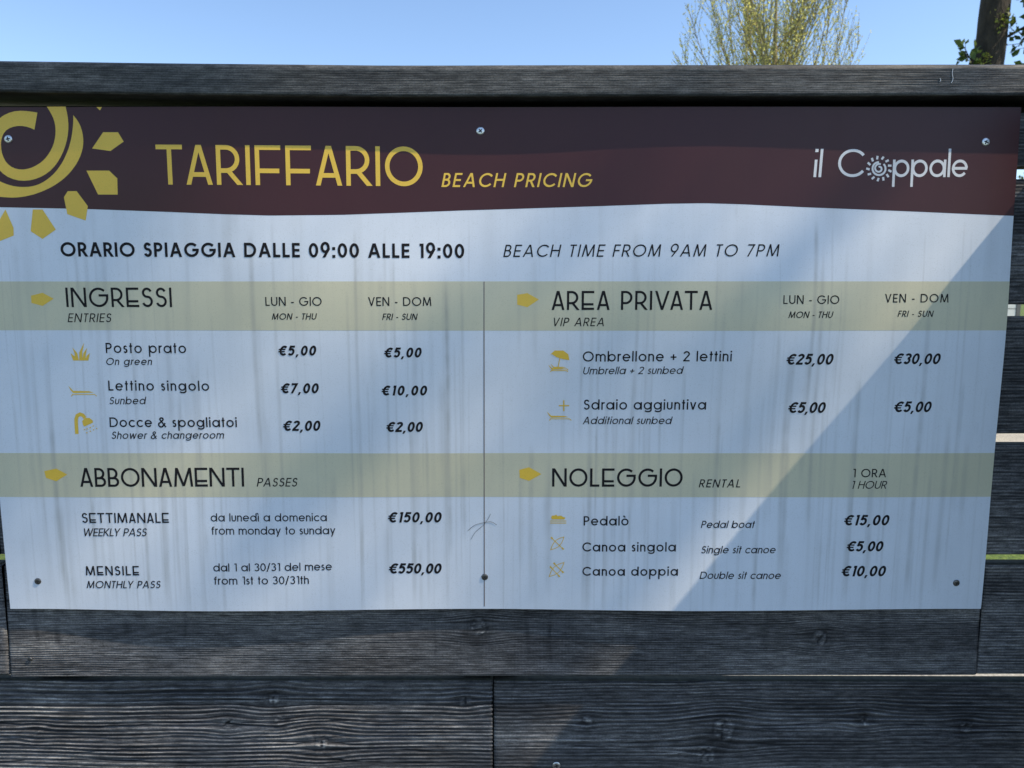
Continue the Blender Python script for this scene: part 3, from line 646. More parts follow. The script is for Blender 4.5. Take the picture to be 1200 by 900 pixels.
# run-off streaks and grime (fraction of dirt over the face)
streaks = []
for (u0, wt, wb, wd, k, dr) in ((205, 190, 5, 3.2, 0.55, 5), (222, 185, 5, 2.0, 0.40, 4), (182, 140, 5, 1.8, 0.35, 3), (565, 420, 60, 3.0, 0.50, 2), (520, 240, 5, 2.6, 0.55, 1), (538, 250, 10, 2.0, 0.45, 1),
        (1008, 490, 250, 2.2, 0.55, -2), (1070, 300, 10, 3.2, 0.55, -6), (985, 330, 20, 3.5, 0.45, -4), (668, 220, 5, 3.0, 0.40, 0), (1150, 380, 10, 2.8, 0.5, -8), (690, 200, 15, 4.0, 0.40, 0), (72, 260, 10, 3.0, 0.38, 6),
        (455, 480, 40, 2.0, 0.4, 1), (330, 470, 200, 2.4, 0.35, 1), (795, 430, 120, 2.0, 0.35, 0), (900, 250, 10, 2.2, 0.45, -1), (1185, 250, 15, 3.0, 0.42, -6), (150, 470, 300, 3.5, 0.35, 1), (128, 480, 330, 2.5, 0.3, 1)):
    streaks.append((u0, wt, wb, wd, k, dr))
for i in range(330):
    wt = rnd.uniform(90, 495); L = rnd.uniform(60, 420)
    streaks.append((rnd.uniform(5, 1241), wt, max(-20, wt - L), rnd.choice((0.7, 0.9, 1.2, 1.6, 2.2, 3.2)), rnd.uniform(0.06, 0.32), rnd.uniform(-3, 3)))
for i in range(26):
    streaks.append((rnd.uniform(5, 1241), 640, rnd.uniform(300, 480), rnd.choice((3, 6, 10)), rnd.uniform(0.05, 0.16), rnd.uniform(-2, 2)))
def dirt(u, w):
    d = np.zeros_like(u)
    for (u0, wt, wb, wd, k, dr) in streaks:
        q = (wt - w) / max(1.0, wt - wb)
        c = u0 + 0.25 * dr * q + 0.35 * np.sin(w / 37 + u0) + 0.15 * np.sin(w / 11 + u0 * 2)
        a = np.clip((wt - w) / 18, 0, 1) * np.clip((w - wb) / 40, 0, 1)
        d += k * a * np.exp(-(np.abs(u - c) / (wd * 1.1)) ** 3) * (0.65 + 0.7 * vnoise(u * 0 + u0, w / 14, 3))
    d += 0.10 * np.clip(vnoise(u / 2.2, w / 190, 5) - 0.35, 0, 1) + 0.10 * np.clip(vnoise(u / 7, w / 260, 6) - 0.45, 0, 1)
    d += 0.25 * np.clip((vnoise(u / 2.0, w / 2.0, 8) - 0.93) / 0.07, 0, 1)
    return np.clip(d, 0, 1)

def face_sheet(name, us, lo, hi, nz, off, mat, parent):
    q = np.linspace(0, 1, nz)
    Ug = np.repeat(us[:, None], nz, 1); Wg = lo[:, None] + (hi - lo)[:, None] * q[None, :]
    P = on_face(Ug, Wg, off).reshape(-1, 3)
    return mesh_obj(name, P, grid_faces(len(us), nz), [mat], parent, smooth=True, attrs={'dirt': dirt(Ug, Wg).ravel()})

# panel: 3 mm composite sheet with folded-back thickness
us = np.linspace(0, BW * 1000, 1200); nz = 72
ws = np.linspace(0, BH * 1000, nz)
Ug, Wg = np.meshgrid(us, ws, indexing='ij')
Pf = on_face(Ug, Wg, 0).reshape(-1, 3); nf = len(Pf)
pu = np.concatenate([us, np.full(nz - 2, us[-1]), us[::-1], np.full(nz - 2, us[0])]); pw = np.concatenate([np.zeros(len(us)), ws[1:-1], np.full(len(us), ws[-1]), ws[1:-1][::-1]])
ifr = np.concatenate([np.arange(len(us)) * nz, (len(us) - 1) * nz + np.arange(1, nz - 1), (np.arange(len(us)) * nz + nz - 1)[::-1], np.arange(1, nz - 1)[::-1]])
Pr = on_face(pu, pw, 0); Pb = Pr.copy(); Pb[:, 1] += 0.003
m_ = len(Pb); a = np.arange(m_); b = (a + 1) % m_
F = np.concatenate([grid_faces(len(us), nz), np.stack([nf + a, nf + m_ + a, nf + m_ + b, nf + b], -1)])
Pall = np.concatenate([Pf, Pr, Pb])
mi = np.concatenate([np.zeros((len(us) - 1) * (nz - 1)), np.ones(m_)])
panel = mesh_obj('panel', Pall, F, [M['white'], M['panel_edge']], board, smooth=True, attrs={'dirt': np.concatenate([dirt(Ug, Wg).ravel(), np.full(2 * m_, 0.1)])}, midx=mi)
# header and beige bands
us2 = np.linspace(0, BW * 1000, 1000)
he = np.array(HEADER_EDGE)
lo = np.interp(us2, he[:, 0], he[:, 1])
for _ in range(30): lo[1:-1] = (lo[:-2] + 2 * lo[1:-1] + lo[2:]) / 4
header = face_sheet('header_band', us2, lo, np.full(len(us2), BH * 1000), 24, 0.00012, M['header'], board)
for (b0, b1) in BANDS:
    face_sheet('section_band', us2, np.full(len(us2), b0), np.full(len(us2), b1), 10, 0.00012, M['beige'], board)

# ---------- geometric monoline lettering
def arc(cx, cy, rx, ry, a0, a1, n=None):
    n = n or max(4, int(abs(a1 - a0) / 12) + 1)
    return [(cx + rx * math.cos(math.radians(a0 + (a1 - a0) * i / n)), cy + ry * math.sin(math.radians(a0 + (a1 - a0) * i / n))) for i in range(n + 1)]

def glyph(ch, T, font, XH):
    """-> (width, strokes); cap height 1, T stroke. strokes: ('l', pts, square_caps, closed) ('d', x0,y0,x1,y1) ('f', polygon)"""
    t = T / 2; lo, hi, xh = t, 1 - t, XH - t
    L = lambda *p: ('l', list(p), True, False)
    A = lambda p: ('l', list(p), False, False)
    C = lambda p: ('l', list(p), False, True)
    Dg = lambda *p: ('d',) + p
    dsp = font == 'D'
    mb = 0.30 if dsp else 0.5            # crossbar height
    dot = lambda x, y, s=1.15: ('f', [(x - T * s / 2, y - T * s / 2), (x + T * s / 2, y - T * s / 2), (x + T * s / 2, y + T * s / 2), (x - T * s / 2, y + T * s / 2)])
    rb = (XH - T) / 2; cb = XH / 2       # round lower-case bowl
    W = rb * 2 + T
    if ch == ' ': return 0.30, []
    if ch == 'A':
        w = 0.68 if dsp else 0.86; bar = 0.24 if dsp else 0.29; h = t * 1.05
        i0 = h + (w / 2 - h) * bar
        return w, [Dg(h, 0, w / 2 - 0.01, 1), Dg(w - h, 0, w / 2 + 0.01, 1), A([(i0, bar + t * 0.3), (w - i0, bar + t * 0.3)])]
    if ch == 'B':
        w = 0.58; m = 0.46 if dsp else 0.52
        r1, r2 = (hi - m) / 2, (m - lo) / 2
        return w, [L((t, lo), (t, hi)), A([(t, hi), (w - 0.06 - r1 - t, hi)] + arc(w - 0.06 - r1 - t, hi - r1, r1, r1, 90, -90) + [(t, m)]), A([(t, m), (w - r2 - t, m)] + arc(w - r2 - t, lo + r2, r2, r2, 90, -90) + [(t, lo)])]
    if ch == 'C': 
        rx = 0.52 - t; return 0.52 + rx * 0.80 + t * 0.4, [A(arc(0.52, 0.5, rx, 0.5 - t, 38, 322))]
    if ch == 'D':
        r = 0.5 - t; w = 0.85; x = w - t - r
        return w, [C([(t, lo), (t, hi), (x, hi)] + arc(x, 0.5, r, r, 90, -90) + [(x, lo)])]
    if ch == 'E':
        w = 0.66 if dsp else 0.54
        return w, [L((t, lo), (t, hi)), A([(t, hi), (w, hi)]), A([(t, mb), (w * 0.95, mb)]), A([(t, lo), (w, lo)])]
    if ch == 'F':
        w = 0.66 if dsp else 0.5
        return w, [L((t, lo), (t, hi)), A([(t, hi), (w, hi)]), A([(t, 0.36 if dsp else 0.5), (w * 0.94, 0.36 if dsp else 0.5)])]
    if ch == 'G':
        rx = 0.52 - t
        if dsp: return 1.0, [A(arc(0.5, 0.5, 0.5 - t, 0.5 - t, 48, 368)), A([(0.5, 0.60), (1.0, 0.60)])]
        return 1.04, [A(arc(0.52, 0.5, rx, 0.5 - t, 42, 358)), A([(0.58, 0.49), (1.04, 0.49)])]
    if ch == 'H': return 0.74, [L((t, lo), (t, hi)), L((0.74 - t, lo), (0.74 - t, hi)), A([(t, 0.52), (0.74 - t, 0.52)])]
    if ch == 'I': return T, [L((t, lo), (t, hi))]
    if ch == 'K': return 0.68, [L((t, lo), (t, hi)), Dg(0.12, 0.45, 0.60, 1), Dg(0.20, 0.55, 0.63, 0)]
    if ch == 'L':
        w = 0.5; return w, [L((t, lo), (t, hi)), A([(t, lo), (w, lo)])]
    if ch == 'M':
        w = 0.98; h = t
        return w, [Dg(h, 0, 0.15, 1), Dg(w - h, 0, w - 0.15, 1), Dg(0.15, 1, w / 2, 0.03), Dg(w - 0.15, 1, w / 2, 0.03)]
    if ch == 'N': return 0.78, [L((t, lo), (t, hi)), L((0.78 - t, lo), (0.78 - t, hi)), Dg(t * 1.2, 1, 0.78 - t * 1.2, 0)]
    if ch == 'O':
        w = 0.97 if dsp else 1.06
        return w, [C(arc(w / 2, 0.5, w / 2 - t, 0.5 - t, 0, 360, 40)[:-1])]
    if ch in 'PR':
        m = (0.36 if dsp else 0.46); w = 0.60; r = (hi - m) / 2; x = w - t - r
        s = [L((t, lo), (t, hi)), A([(t, hi), (x, hi)] + arc(x, m + r, r, r, 90, -90) + [(t, m)])]
        if ch == 'R': s.append(Dg(0.30, m, 0.60, 0))
        return w + (0.03 if ch == 'R' else 0), s
    if ch == 'S':
        w = 0.58; ra, rbm = (hi - 0.53) / 2, (0.53 - lo) / 2
        return w, [A(arc(w / 2, 0.53 + ra, w / 2 - t - 0.03, ra, 18, 262, 18) + arc(w / 2, 0.53 - rbm, w / 2 - t, rbm, 82, -160, 18))]
    if ch == 'T':
        w = 0.68 if dsp else 0.52
        return w, [A([(0, hi), (w, hi)]), L((w / 2, lo), (w / 2, hi))]
    if ch == 'U':
        w = 0.72; r = w / 2 - t
        return w, [A([(t, 1), (t, lo + r)] + arc(w / 2, lo + r, r, r, 180, 360) + [(w - t, 1)])]
    if ch == 'V': return 0.76, [Dg(t, 1, 0.38, 0), Dg(0.76 - t, 1, 0.38, 0)]
    if ch == 'W': return 1.2, [Dg(t, 1, 0.33, 0), Dg(0.6, 1, 0.33, 0), Dg(0.6, 1, 0.87, 0), Dg(1.2 - t, 1, 0.87, 0)]
    if ch == 'Y': return 0.74, [Dg(t, 1, 0.37, 0.42), Dg(0.74 - t, 1, 0.37, 0.42), L((0.37, lo), (0.37, 0.45))]
    # digits
    if ch == '0': return 0.66, [C(arc(0.33, 0.5, 0.33 - t, 0.5 - t, 0, 360, 30)[:-1])]
    if ch == '1': return 0.36 , [L((0.36 - t, lo), (0.36 - t, hi)), A([(0.08, hi), (0.36, hi)])]
    if ch == '2': return 0.62, [A(arc(0.31, hi - 0.28 + t, 0.31 - t, 0.28 - t, 170, -25) + [(0.06, lo)]), A([(0.0, lo), (0.62, lo)])]
    if ch == '3':
        ra, rbm = (hi - 0.54) / 2, (0.54 - lo) / 2
        return 0.60, [A(arc(0.29, 0.54 + ra, 0.22, ra, 155, -90)), A(arc(0.29, 0.54 - rbm, 0.31 - t, rbm, 90, -155))]
    if ch == '5':
        r = (0.64 - lo) / 2
        return 0.62, [A([(0.58, hi), (0.16, hi)]), A([(0.20, 1.0), (0.11, 0.50)]), A(arc(0.29, lo + r, 0.33 - t, r, 128, -150))]
    if ch == '7': return 0.60, [A([(0, hi), (0.58, hi)]), Dg(0.52, 1, 0.16, 0)]
    if ch == '9':
        r = 0.30; return 0.64, [C(arc(0.32, hi - r + t, 0.32 - t, r, 0, 360, 28)[:-1]), Dg(0.60 - t * 0.3, 0.62, 0.22, 0)]
    # lower case
    if ch == 'a': return W + t * 0.6, [C(arc(cb, cb, rb, rb, 0, 360, 26)[:-1]), L((W - t * 0.4, lo), (W - t * 0.4, xh))]
    if ch == 'b': return W + t * 0.6, [C(arc(cb + t * 0.6, cb, rb, rb, 0, 360, 26)[:-1]), L((t, lo), (t, hi + 0.02))]
    if ch == 'c': return cb + rb * 0.78 + t * 0.4, [A(arc(cb, cb, rb, rb, 42, 318))]
    if ch == 'd': return W + t * 0.6, [C(arc(cb, cb, rb, rb, 0, 360, 26)[:-1]), L((W - t * 0.4, lo), (W - t * 0.4, hi + 0.02))]
    if ch == 'e':
        if font == 'L': pass
        return W, [A(arc(cb, cb, rb, rb, 0, 322)), A([(t, cb), (W - t * 0.4, cb)])]
    if ch == 'f': return 0.34, [A([(0.14, 0), (0.14, hi - 0.12)] + arc(0.14 + 0.15, hi - 0.13, 0.15, 0.13, 180, 90) + [(0.34, hi)]), A([(0, xh), (0.32, xh)])]
    if ch == 'g': return W + t * 0.6, [C(arc(cb, cb, rb, rb, 0, 360, 26)[:-1]), A([(W - t * 0.4, XH), (W - t * 0.4, -0.02)] + arc(W - t * 0.4 - rb, -0.02, rb, 0.24 - t, 0, -155))]
    if ch in 'hn':
        w = 0.56; r = w / 2 - t
        return w, [L((t, lo), (t, hi if ch == 'h' else xh)), A([(t, XH * 0.45)] + arc(w / 2, xh - r, r, r, 180, 0) + [(w - t, 0)])]
    if ch in 'iìl':
        s = [L((t, lo), (t, hi + 0.02 if ch == 'l' else xh))]
        if ch == 'i': s.append(dot(t, 1.0 - T * 0.4))
        if ch == 'ì': s.append(A([(t - 0.16, 1.04), (t + 0.02, 0.86)]))
        return T, s
    if ch == 'm':
        w = 0.98; r = (w - T) / 4
        return w, [L((t, lo), (t, xh)), A([(t, XH * 0.45)] + arc(t + r, xh - r, r, r, 180, 0) + [(t + 2 * r, 0)]), A([(t + 2 * r, XH * 0.45)] + arc(t + 3 * r, xh - r, r, r, 180, 0) + [(w - t, 0)])]
    if ch in 'oò':
        s = [C(arc(cb, cb, rb, rb, 0, 360, 26)[:-1])]
        if ch == 'ò': s.append(A([(cb - 0.16, 1.04), (cb + 0.04, 0.86)]))
        return W, s
    if ch == 'p': return W + t * 0.6, [C(arc(cb + t * 0.6, cb, rb, rb, 0, 360, 26)[:-1]), L((t, -0.30), (t, xh))]
    if ch == 'r': return 0.30, [L((t, lo), (t, xh)), A([(t, XH * 0.5)] + arc(t + 0.22, xh - 0.2, 0.22, 0.2, 175, 80))]
    if ch == 's':
        w = 0.40; ra, rbm = (xh - XH * 0.53) / 2, (XH * 0.53 - lo) / 2
        return w, [A(arc(w / 2, XH * 0.53 + ra, w / 2 - t - 0.02, ra, 25, 262, 14) + arc(w / 2, XH * 0.53 - rbm, w / 2 - t, rbm, 82, -155, 14))]
    if ch == 't': return 0.30, [L((0.15, lo), (0.15, hi - 0.02)), A([(0, xh), (0.30, xh)])]
    if ch == 'u':
        w = 0.55; r = w / 2 - t
        return w, [A([(t, XH), (t, lo + r)] + arc(w / 2, lo + r, r, r, 180, 360) + [(w - t, XH)])]
    if ch == 'v': return 0.60, [Dg(t, XH, 0.30, 0), Dg(0.60 - t, XH, 0.30, 0)]
    if ch == 'w': return 0.92, [Dg(t, XH, 0.25, 0), Dg(0.46, XH, 0.25, 0), Dg(0.46, XH, 0.67, 0), Dg(0.92 - t, XH, 0.67, 0)]
    if ch == 'y': return 0.62, [Dg(t, XH, 0.32, 0), Dg(0.62 - t, XH, 0.16, -0.28)]
    if ch == '&': return 0.78, [A([(0.74, 0.0), (0.20, 0.74)] + arc(0.34, 0.80, 0.16, 0.15, 200, -40) + [(0.13, 0.42)] + arc(0.29, 0.27, 0.26, 0.25, 150, 290) + [(0.70, 0.42)])]
    if ch == '+': return 0.56, [A([(0.0, 0.42), (0.56, 0.42)]), A([(0.28, 0.14), (0.28, 0.70)])]
    if ch == '-': return 0.30, [A([(0, 0.38), (0.30, 0.38)])]
    if ch == '/': return 0.40, [Dg(0.02, -0.08, 0.38, 1.04)]
    if ch == ':': return T * 1.2, [dot(T * 0.6, 0.08), dot(T * 0.6, 0.62)]
    if ch == ',': return T * 1.3, [('f', [(T * 0.30, 0.13), (T * 1.30, 0.13), (T * 0.75, -0.17), (0.0, -0.17)])]
    if ch == '€': return 0.80, [A(arc(0.52, 0.5, 0.42 - t, 0.5 - t, 48, 312)), ('l', [(0.0, 0.62), (0.66, 0.62)], False, False, 0.62), ('l', [(0.0, 0.40), (0.63, 0.40)], False, False, 0.62)]
    raise KeyError(ch)

KERN = {'TA': -0.05, 'AT': -0.07, 'VA': -0.10, 'AV': -0.10, 'LY': -0.10, 'PA': -0.06, 'FA': -0.02, 'WE': 0.0, 'AR': -0.02}
class Print:
    """collects flat ink shapes lying on the printed face"""
    def __init__(s): s.v = []; s.f = []; s.k = 0
    def quadstrip(s, left, right, closed):
        n = len(left); b = len(s.v); lay = s.k % 7; s.k += 1
        for p, q in zip(left, right): s.v.append((p[0], p[1], lay)); s.v.append((q[0], q[1], lay))
        for i in range(n if closed else n - 1):
            j = (i + 1) % n; s.f.append((b + 2 * i, b + 2 * i + 1, b + 2 * j + 1, b + 2 * j))
    def line(s, pts, t, caps, closed):
        P = [np.array(p, float) for p in pts]
        Q = [P[0]]
        for p in P[1:]:
            if np.hypot(*(p - Q[-1])) > 1e-5: Q.append(p)
        P = Q; n = len(P)
        if n < 2: return
        if caps and not closed:
            d = P[0] - P[1]; P[0] = P[0] + d / np.hypot(*d) * t
            d = P[-1] - P[-2]; P[-1] = P[-1] + d / np.hypot(*d) * t
        Lf, Rt = [], []
        for i in range(n):
            a = P[i - 1] if (i > 0 or closed) else None; c = P[(i + 1) % n] if (i < n - 1 or closed) else None
            d1 = (P[i] - a) if a is not None else (c - P[i]); d2 = (c - P[i]) if c is not None else d1
            d1 = d1 / np.hypot(*d1); d2 = d2 / np.hypot(*d2)
            n1 = np.array((-d1[1], d1[0])); n2 = np.array((-d2[1], d2[0])); m = n1 + n2
            l = np.hypot(*m); m = n1 if l < 1e-6 else m / l
            k = t / max(0.45, float(m @ n1))
            Lf.append(P[i] + m * k); Rt.append(P[i] - m * k)
        s.quadstrip(Lf, Rt, closed)
    def poly(s, pts):
        b = len(s.v); lay = s.k % 7; s.k += 1
        for p in pts: s.v.append((p[0], p[1], lay))
        s.f.append(tuple(range(b, b + len(pts))))
    def build(s, name, mat, parent, off=0.00028):
        v = np.array(s.v, float)
        P = on_face(v[:, 0], v[:, 1], off + v[:, 2] * 0.000012)
        # all faces towards the viewer
        F = []
        for f in s.f:
            q = v[list(f), :2]; x, y = q[:, 0], q[:, 1]
            ar = np.sum(x * np.roll(y, -1) - np.roll(x, -1) * y); F.append(f if ar > 0 else f[::-1])
        return mesh_obj(name, P, F, [mat], parent, attrs={'dirt': np.full(len(v), 0.15)})

def set_text(txt, font, x0, x1, zb0, zb1, cap, tw, slant, colr, xh):
    T = tw / cap; sh = math.tan(math.radians(slant))
    gl = [glyph(c, T, font, xh) for c in txt]
    base_gap = 0.055 if font == 'D' else 0.115
    def lay(track):
        x = 0; pos = []
        for i, (w, st) in enumerate(gl):
            pos.append(x); x += w + base_gap + track
            if i + 1 < len(txt): x += KERN.get(txt[i:i + 2], 0)
        return pos, x - base_gap - track
    extra = sh * (1.0 if txt[-1] not in 'aeo' else xh)       # slanted last glyph reaches further right
    target = (x1 - x0) / cap
    pos, nat = lay(0)
    ng = max(1, len(txt) - 1)
    tr = min(0.16, max(-0.05, (target - nat - extra * 0.8) / ng)) if len(txt) > 1 else 0
    pos, nat = lay(tr)
    pr = Print(); xsr = (target - extra * 0.8) / nat
    off0 = 0.0
    for (w, st), px in zip(gl, pos):
        for q in st:
            def mp(p): return (x0 + ((px + p[0]) * xsr + sh * p[1] - sh * 0.1) * cap, zb0 + (zb1 - zb0) * ((px + p[0]) / nat) + p[1] * cap)
            if q[0] == 'l':
                tmp = Print(); tmp.line(q[1], T / 2 * (q[4] if len(q) > 4 else 1), q[2], q[3])
                b = len(pr.v); lay_ = pr.k % 7; pr.k += 1
                pr.v += [(*mp(p), lay_) for p in tmp.v]; pr.f += [tuple(b + i for i in f) for f in tmp.f]
            elif q[0] == 'd':
                _, a, c, d, e = q; hw = T / 2 * math.hypot(d - a, e - c) / abs(e - c)
                pr.poly([mp(p) for p in ((a - hw, c), (a + hw, c), (d + hw, e), (d - hw, e))])
            else: pr.poly([mp(p) for p in q[1]])
    nm = 'price_lettering' if txt[0] == '€' else ('title_lettering' if cap > 40 else ('heading_lettering' if font == 'D' else ('logo_lettering' if colr == 'white' else 'lettering')))
    o = pr.build(nm, M[{'ink': 'ink', 'gold': 'gold', 'white': 'white_ink'}[colr]], board)
    return o
for row_ in TEXT: set_text(*row_)

# pictograms, sun emblem and rules
def smooth_pts(p, n=24):
    p = np.array(p, float); t = np.arange(len(p)); q = np.linspace(0, len(p) - 1, n)
    r = np.stack([np.interp(q, t, p[:, k]) for k in range(p.shape[1])], -1)
    for _ in range(3): r[1:-1] = (r[:-2] + 2 * r[1:-1] + r[2:]) / 4
    return r
from collections import OrderedDict
icons = OrderedDict()
def near(name, pts):
    c = np.mean(np.array(pts), 0)
    if name in ('sun_ray', 'bullet', 'sun_spiral', 'divider_line'): return (name, round(c[0]), round(c[1]))
    for k in icons:
        if k[0] == name and math.hypot(k[1] - c[0], k[2] - c[1]) < 26: return k
    return (name, c[0], c[1])
for name, pts in SHAPES:
    icons.setdefault(near(name, pts), Print()).poly(pts)
for name, w, closed, pts in LINES:
    if name == 'divider_line': pts = [tuple(p) for p in smooth_pts(pts, 160)]
    icons.setdefault(near(name, pts), Print()).line(pts, w / 2, False, closed)
for name, a_, b_ in STRIPS:
    icons.setdefault(near(name, a_), Print()).quadstrip(a_, b_, False)
for k, p in icons.items():
    mt = M['white_ink'] if k[0] == 'logo_sun' else (M['divider'] if k[0] == 'divider_line' else M['gold'])
    p.build({'bullet': 'pentagon_bullet'}.get(k[0], k[0]), mt, board, 0.00024)

for i, (u, w) in enumerate(SCREWS):
    p = on_face(u, w, 0.0001)
    screw('screw', float(p[0]), float(p[1]), float(p[2]), 0.0048 if i < 3 else 0.0042, M['zinc'] if i < 3 else M['zinc_dark'], board, turn=0.2 + i * 0.5)

# ---------- hairs stuck to the board, web scraps on the rail
def tube(pts, r, seg=4, taper=True):
    v, f = [], []
    pts = [Vector(p) for p in pts]
    for i, p in enumerate(pts):
        d = (pts[min(i + 1, len(pts) - 1)] - pts[max(i - 1, 0)]).normalized()
        a = d.orthogonal().normalized(); b = d.cross(a)
        rr = r[i] if isinstance(r, (list, tuple)) else r
        for k in range(seg):
            an = 2 * math.pi * k / seg; v.append(p + (a * math.cos(an) + b * math.sin(an)) * rr)
    for i in range(len(pts) - 1):
        for k in range(seg):
            j = (k + 1) % seg; f.append((i * seg + k, i * seg + j, (i + 1) * seg + j, (i + 1) * seg + k))
    return v, f
for pts, lab in (([(587.9, 104.0), (596.6, 111.8), (609.5, 115.2), (618.2, 116.3), (624.6, 111.9)], 'dark hair arched over the rule, ends pointing down, stuck to the white board'),
                 ([(592.1, 92.8), (597.6, 102.9), (607.4, 110.7), (613.9, 119.7), (617.1, 126.3)], 'dark hair rising steeply across the rule, stuck to the white board')):
    q = smooth_pts(pts); P = on_face(q[:, 0], q[:, 1], 0.0005); P[:, 2] += ZE + SZ0
    v, f = tube([tuple(p) for p in P], 0.00022)
    tag(mesh_obj('hair', v, f, M['hair']), lab, 'hair')
for pts, lab in (([(0.508, 0.256), (0.507, 0.250), (0.5095, 0.245), (0.507, 0.240)], 'thin white cobweb thread hanging down the rail front'), ([(0.592, 0.2500), (0.596, 0.2535), (0.600, 0.2560), (0.5985, 0.2575)], 'white cobweb scrap caught near the upper edge of the rail'),
                 ([(0.4935, 0.2455), (0.4950, 0.2430), (0.4940, 0.2415)], 'tiny white cobweb fleck in the middle of the rail front')):
    q = smooth_pts(pts, 12); 
    v, f = tube([(a, -0.0180, ZE + b) for a, b in q], 0.00035)
    tag(mesh_obj('cobweb', v, f, M['web']), lab, 'cobweb')

# ============================================================ trees and what shows between the boards
def leaves(points, dirs, size, aspect=0.55, seed=1):
    r = np.random.default_rng(seed); n = len(points)
    P = np.asarray(points); D_ = np.asarray(dirs) + r.normal(0, 0.6, (n, 3)); D_ /= np.linalg.norm(D_, axis=1)[:, None]
    Rv = r.normal(0, 1, (n, 3)); S = np.cross(D_, Rv); S /= np.linalg.norm(S, axis=1)[:, None]
    sz = size * r.uniform(0.6, 1.35, n)[:, None]
    up = np.cross(S, D_)
    a = P; b = P + D_ * sz * 0.5 + S * sz * aspect * 0.5 + up * sz * 0.08; c = P + D_ * sz; d = P + D_ * sz * 0.5 - S * sz * aspect * 0.5 + up * sz * 0.08
    V = np.stack([a, b, c, d], 1).reshape(-1, 3); F = np.arange(4 * n).reshape(-1, 4)
    sh = np.repeat(r.uniform(0, 1, n), 4)
    return V, F, sh

def join_tubes(lst):
    V, F = [], []
    for v, f in lst:
        b = len(V); V += v; F += [tuple(b + i for i in q) for q in f]
    return V, F

TREE_DEF = 1
def spring_tree(name, loc, cz, rx, rz, ztrunk, label, seed, nlimb=26, leafn=11000, lsize=0.085, mat='leaf_spring', bark='bark_pale', grp=None, low_limb=None):
    R = random.Random(seed)
    root = empty(name, loc); tag(root, label, 'tree', grp)
    v, f = tube([(0, 0, -0.1), (0.03, 0, ztrunk * 0.5), (0, 0.05, ztrunk), (0.1, 0, cz), (0.05, 0, cz + rz * 0.9)], [0.24, 0.18, 0.15, 0.10, 0.02], 8)
    mesh_obj('trunk', v, f, M[bark], root, smooth=True)
    br, lp, ld = [], [], []
    def inside(p): return (p.x / rx) ** 2 + (p.y / rx) ** 2 + ((p.z - cz) / rz) ** 2
    for k in range(nlimb):
        az = k * 2.399 + R.uniform(-.3, .3); z0 = ztrunk + (cz + rz * 0.25 - ztrunk) * (k / nlimb) * R.uniform(0.8, 1.1)
        out = R.uniform(0.35, 0.95)
        p = Vector((0.05, 0, z0)); d = Vector((math.cos(az) * out, math.sin(az) * out, R.uniform(0.7, 1.1))).normalized()
        pts = [p.copy()]; st = rz * 0.10
        while inside(p) < 1.0 or len(pts) < 4:
            d = (d + Vector((R.uniform(-.08, .08), R.uniform(-.08, .08), 0.07))).normalized(); p = p + d * st; pts.append(p.copy())
            if len(pts) > 22: break
        br.append(tube(pts, [0.032 * (1 - i / len(pts)) + 0.005 for i in range(len(pts))], 5))
        for i in range(2, len(pts)):
            for s_ in range(4):
                a2 = R.uniform(0, 6.28); e = (pts[i] - pts[i - 1]).normalized(); o1 = e.orthogonal().normalized(); o2 = e.cross(o1)
                q = pts[i].lerp(pts[i - 1], R.random()); dd = (e * 1.1 + (o1 * math.cos(a2) + o2 * math.sin(a2)) * 0.75 + Vector((0, 0, 0.25))).normalized()
                tp = [q.copy()]; nn = R.randint(4, 7); ss = rz * R.uniform(0.035, 0.06)
                for j in range(nn):
                    dd = (dd + Vector((R.uniform(-.12, .12), R.uniform(-.12, .12), 0.08))).normalized(); q = q + dd * ss; tp.append(q.copy())
                    if inside(q) > 1.12: break
                br.append(tube(tp, [0.006 * (1 - j / len(tp)) + 0.0028 for j in range(len(tp))], 3))
                for j in range(1, len(tp)):
                    for _ in range(2): lp.append(tuple(tp[j].lerp(tp[j - 1], R.random()))); ld.append(tuple((tp[j] - tp[j - 1]).normalized()))
    extra = ([], [])
    if low_limb:                                       # one long leafy lower limb, points in tree space
        q = smooth_pts(low_limb[0], 30); br.append(tube([tuple(p) for p in q], [0.05 * (1 - i / 29) ** 3 + 0.005 for i in range(30)], 6))
        for c_ in low_limb[1]:                         # (x, y, z, spread, count)
            for _ in range(c_[4]):
                e = Vector((R.gauss(0, c_[3] * 1.3), R.gauss(0, c_[3] * 0.8), R.gauss(0, c_[3]))); p = Vector(c_[:3]) + e
                extra[0].append(tuple(p)); extra[1].append((R.uniform(-1, 1), R.uniform(-1, 1), R.uniform(-1, 0.4)))
                if _ % 5 == 0: br.append(tube([Vector(c_[:3]) + e * 0.1, p - e * 0.3 + Vector((0, 0, 0.01)), p], [0.003, 0.0025, 0.0015], 3))
    V, F = join_tubes(br); mesh_obj('branches', V, F, M[bark], root)
    idx = list(range(len(lp))); R.shuffle(idx); idx = idx[:leafn]
    V, F, sh = leaves([lp[i] for i in idx], [ld[i] for i in idx], lsize, 0.6, seed)
    if extra[0]:
        V2, F2, sh2 = leaves(extra[0], extra[1], 0.065, 0.7, seed + 1)
        F = np.concatenate([F, F2 + len(V)]); V = np.concatenate([V, V2]); sh = np.concatenate([sh, sh2])
    mesh_obj('crown', V, F, M[mat], root, attrs={'shade': sh})
    return root
spring_tree('budding_tree', (8.68, 25.1, 0), 8.5, 3.12, 4.35, 3.2, 'budding broadleaf tree with thin yellow green spring foliage behind the fence', 5, nlimb=46, leafn=24000, lsize=0.075)

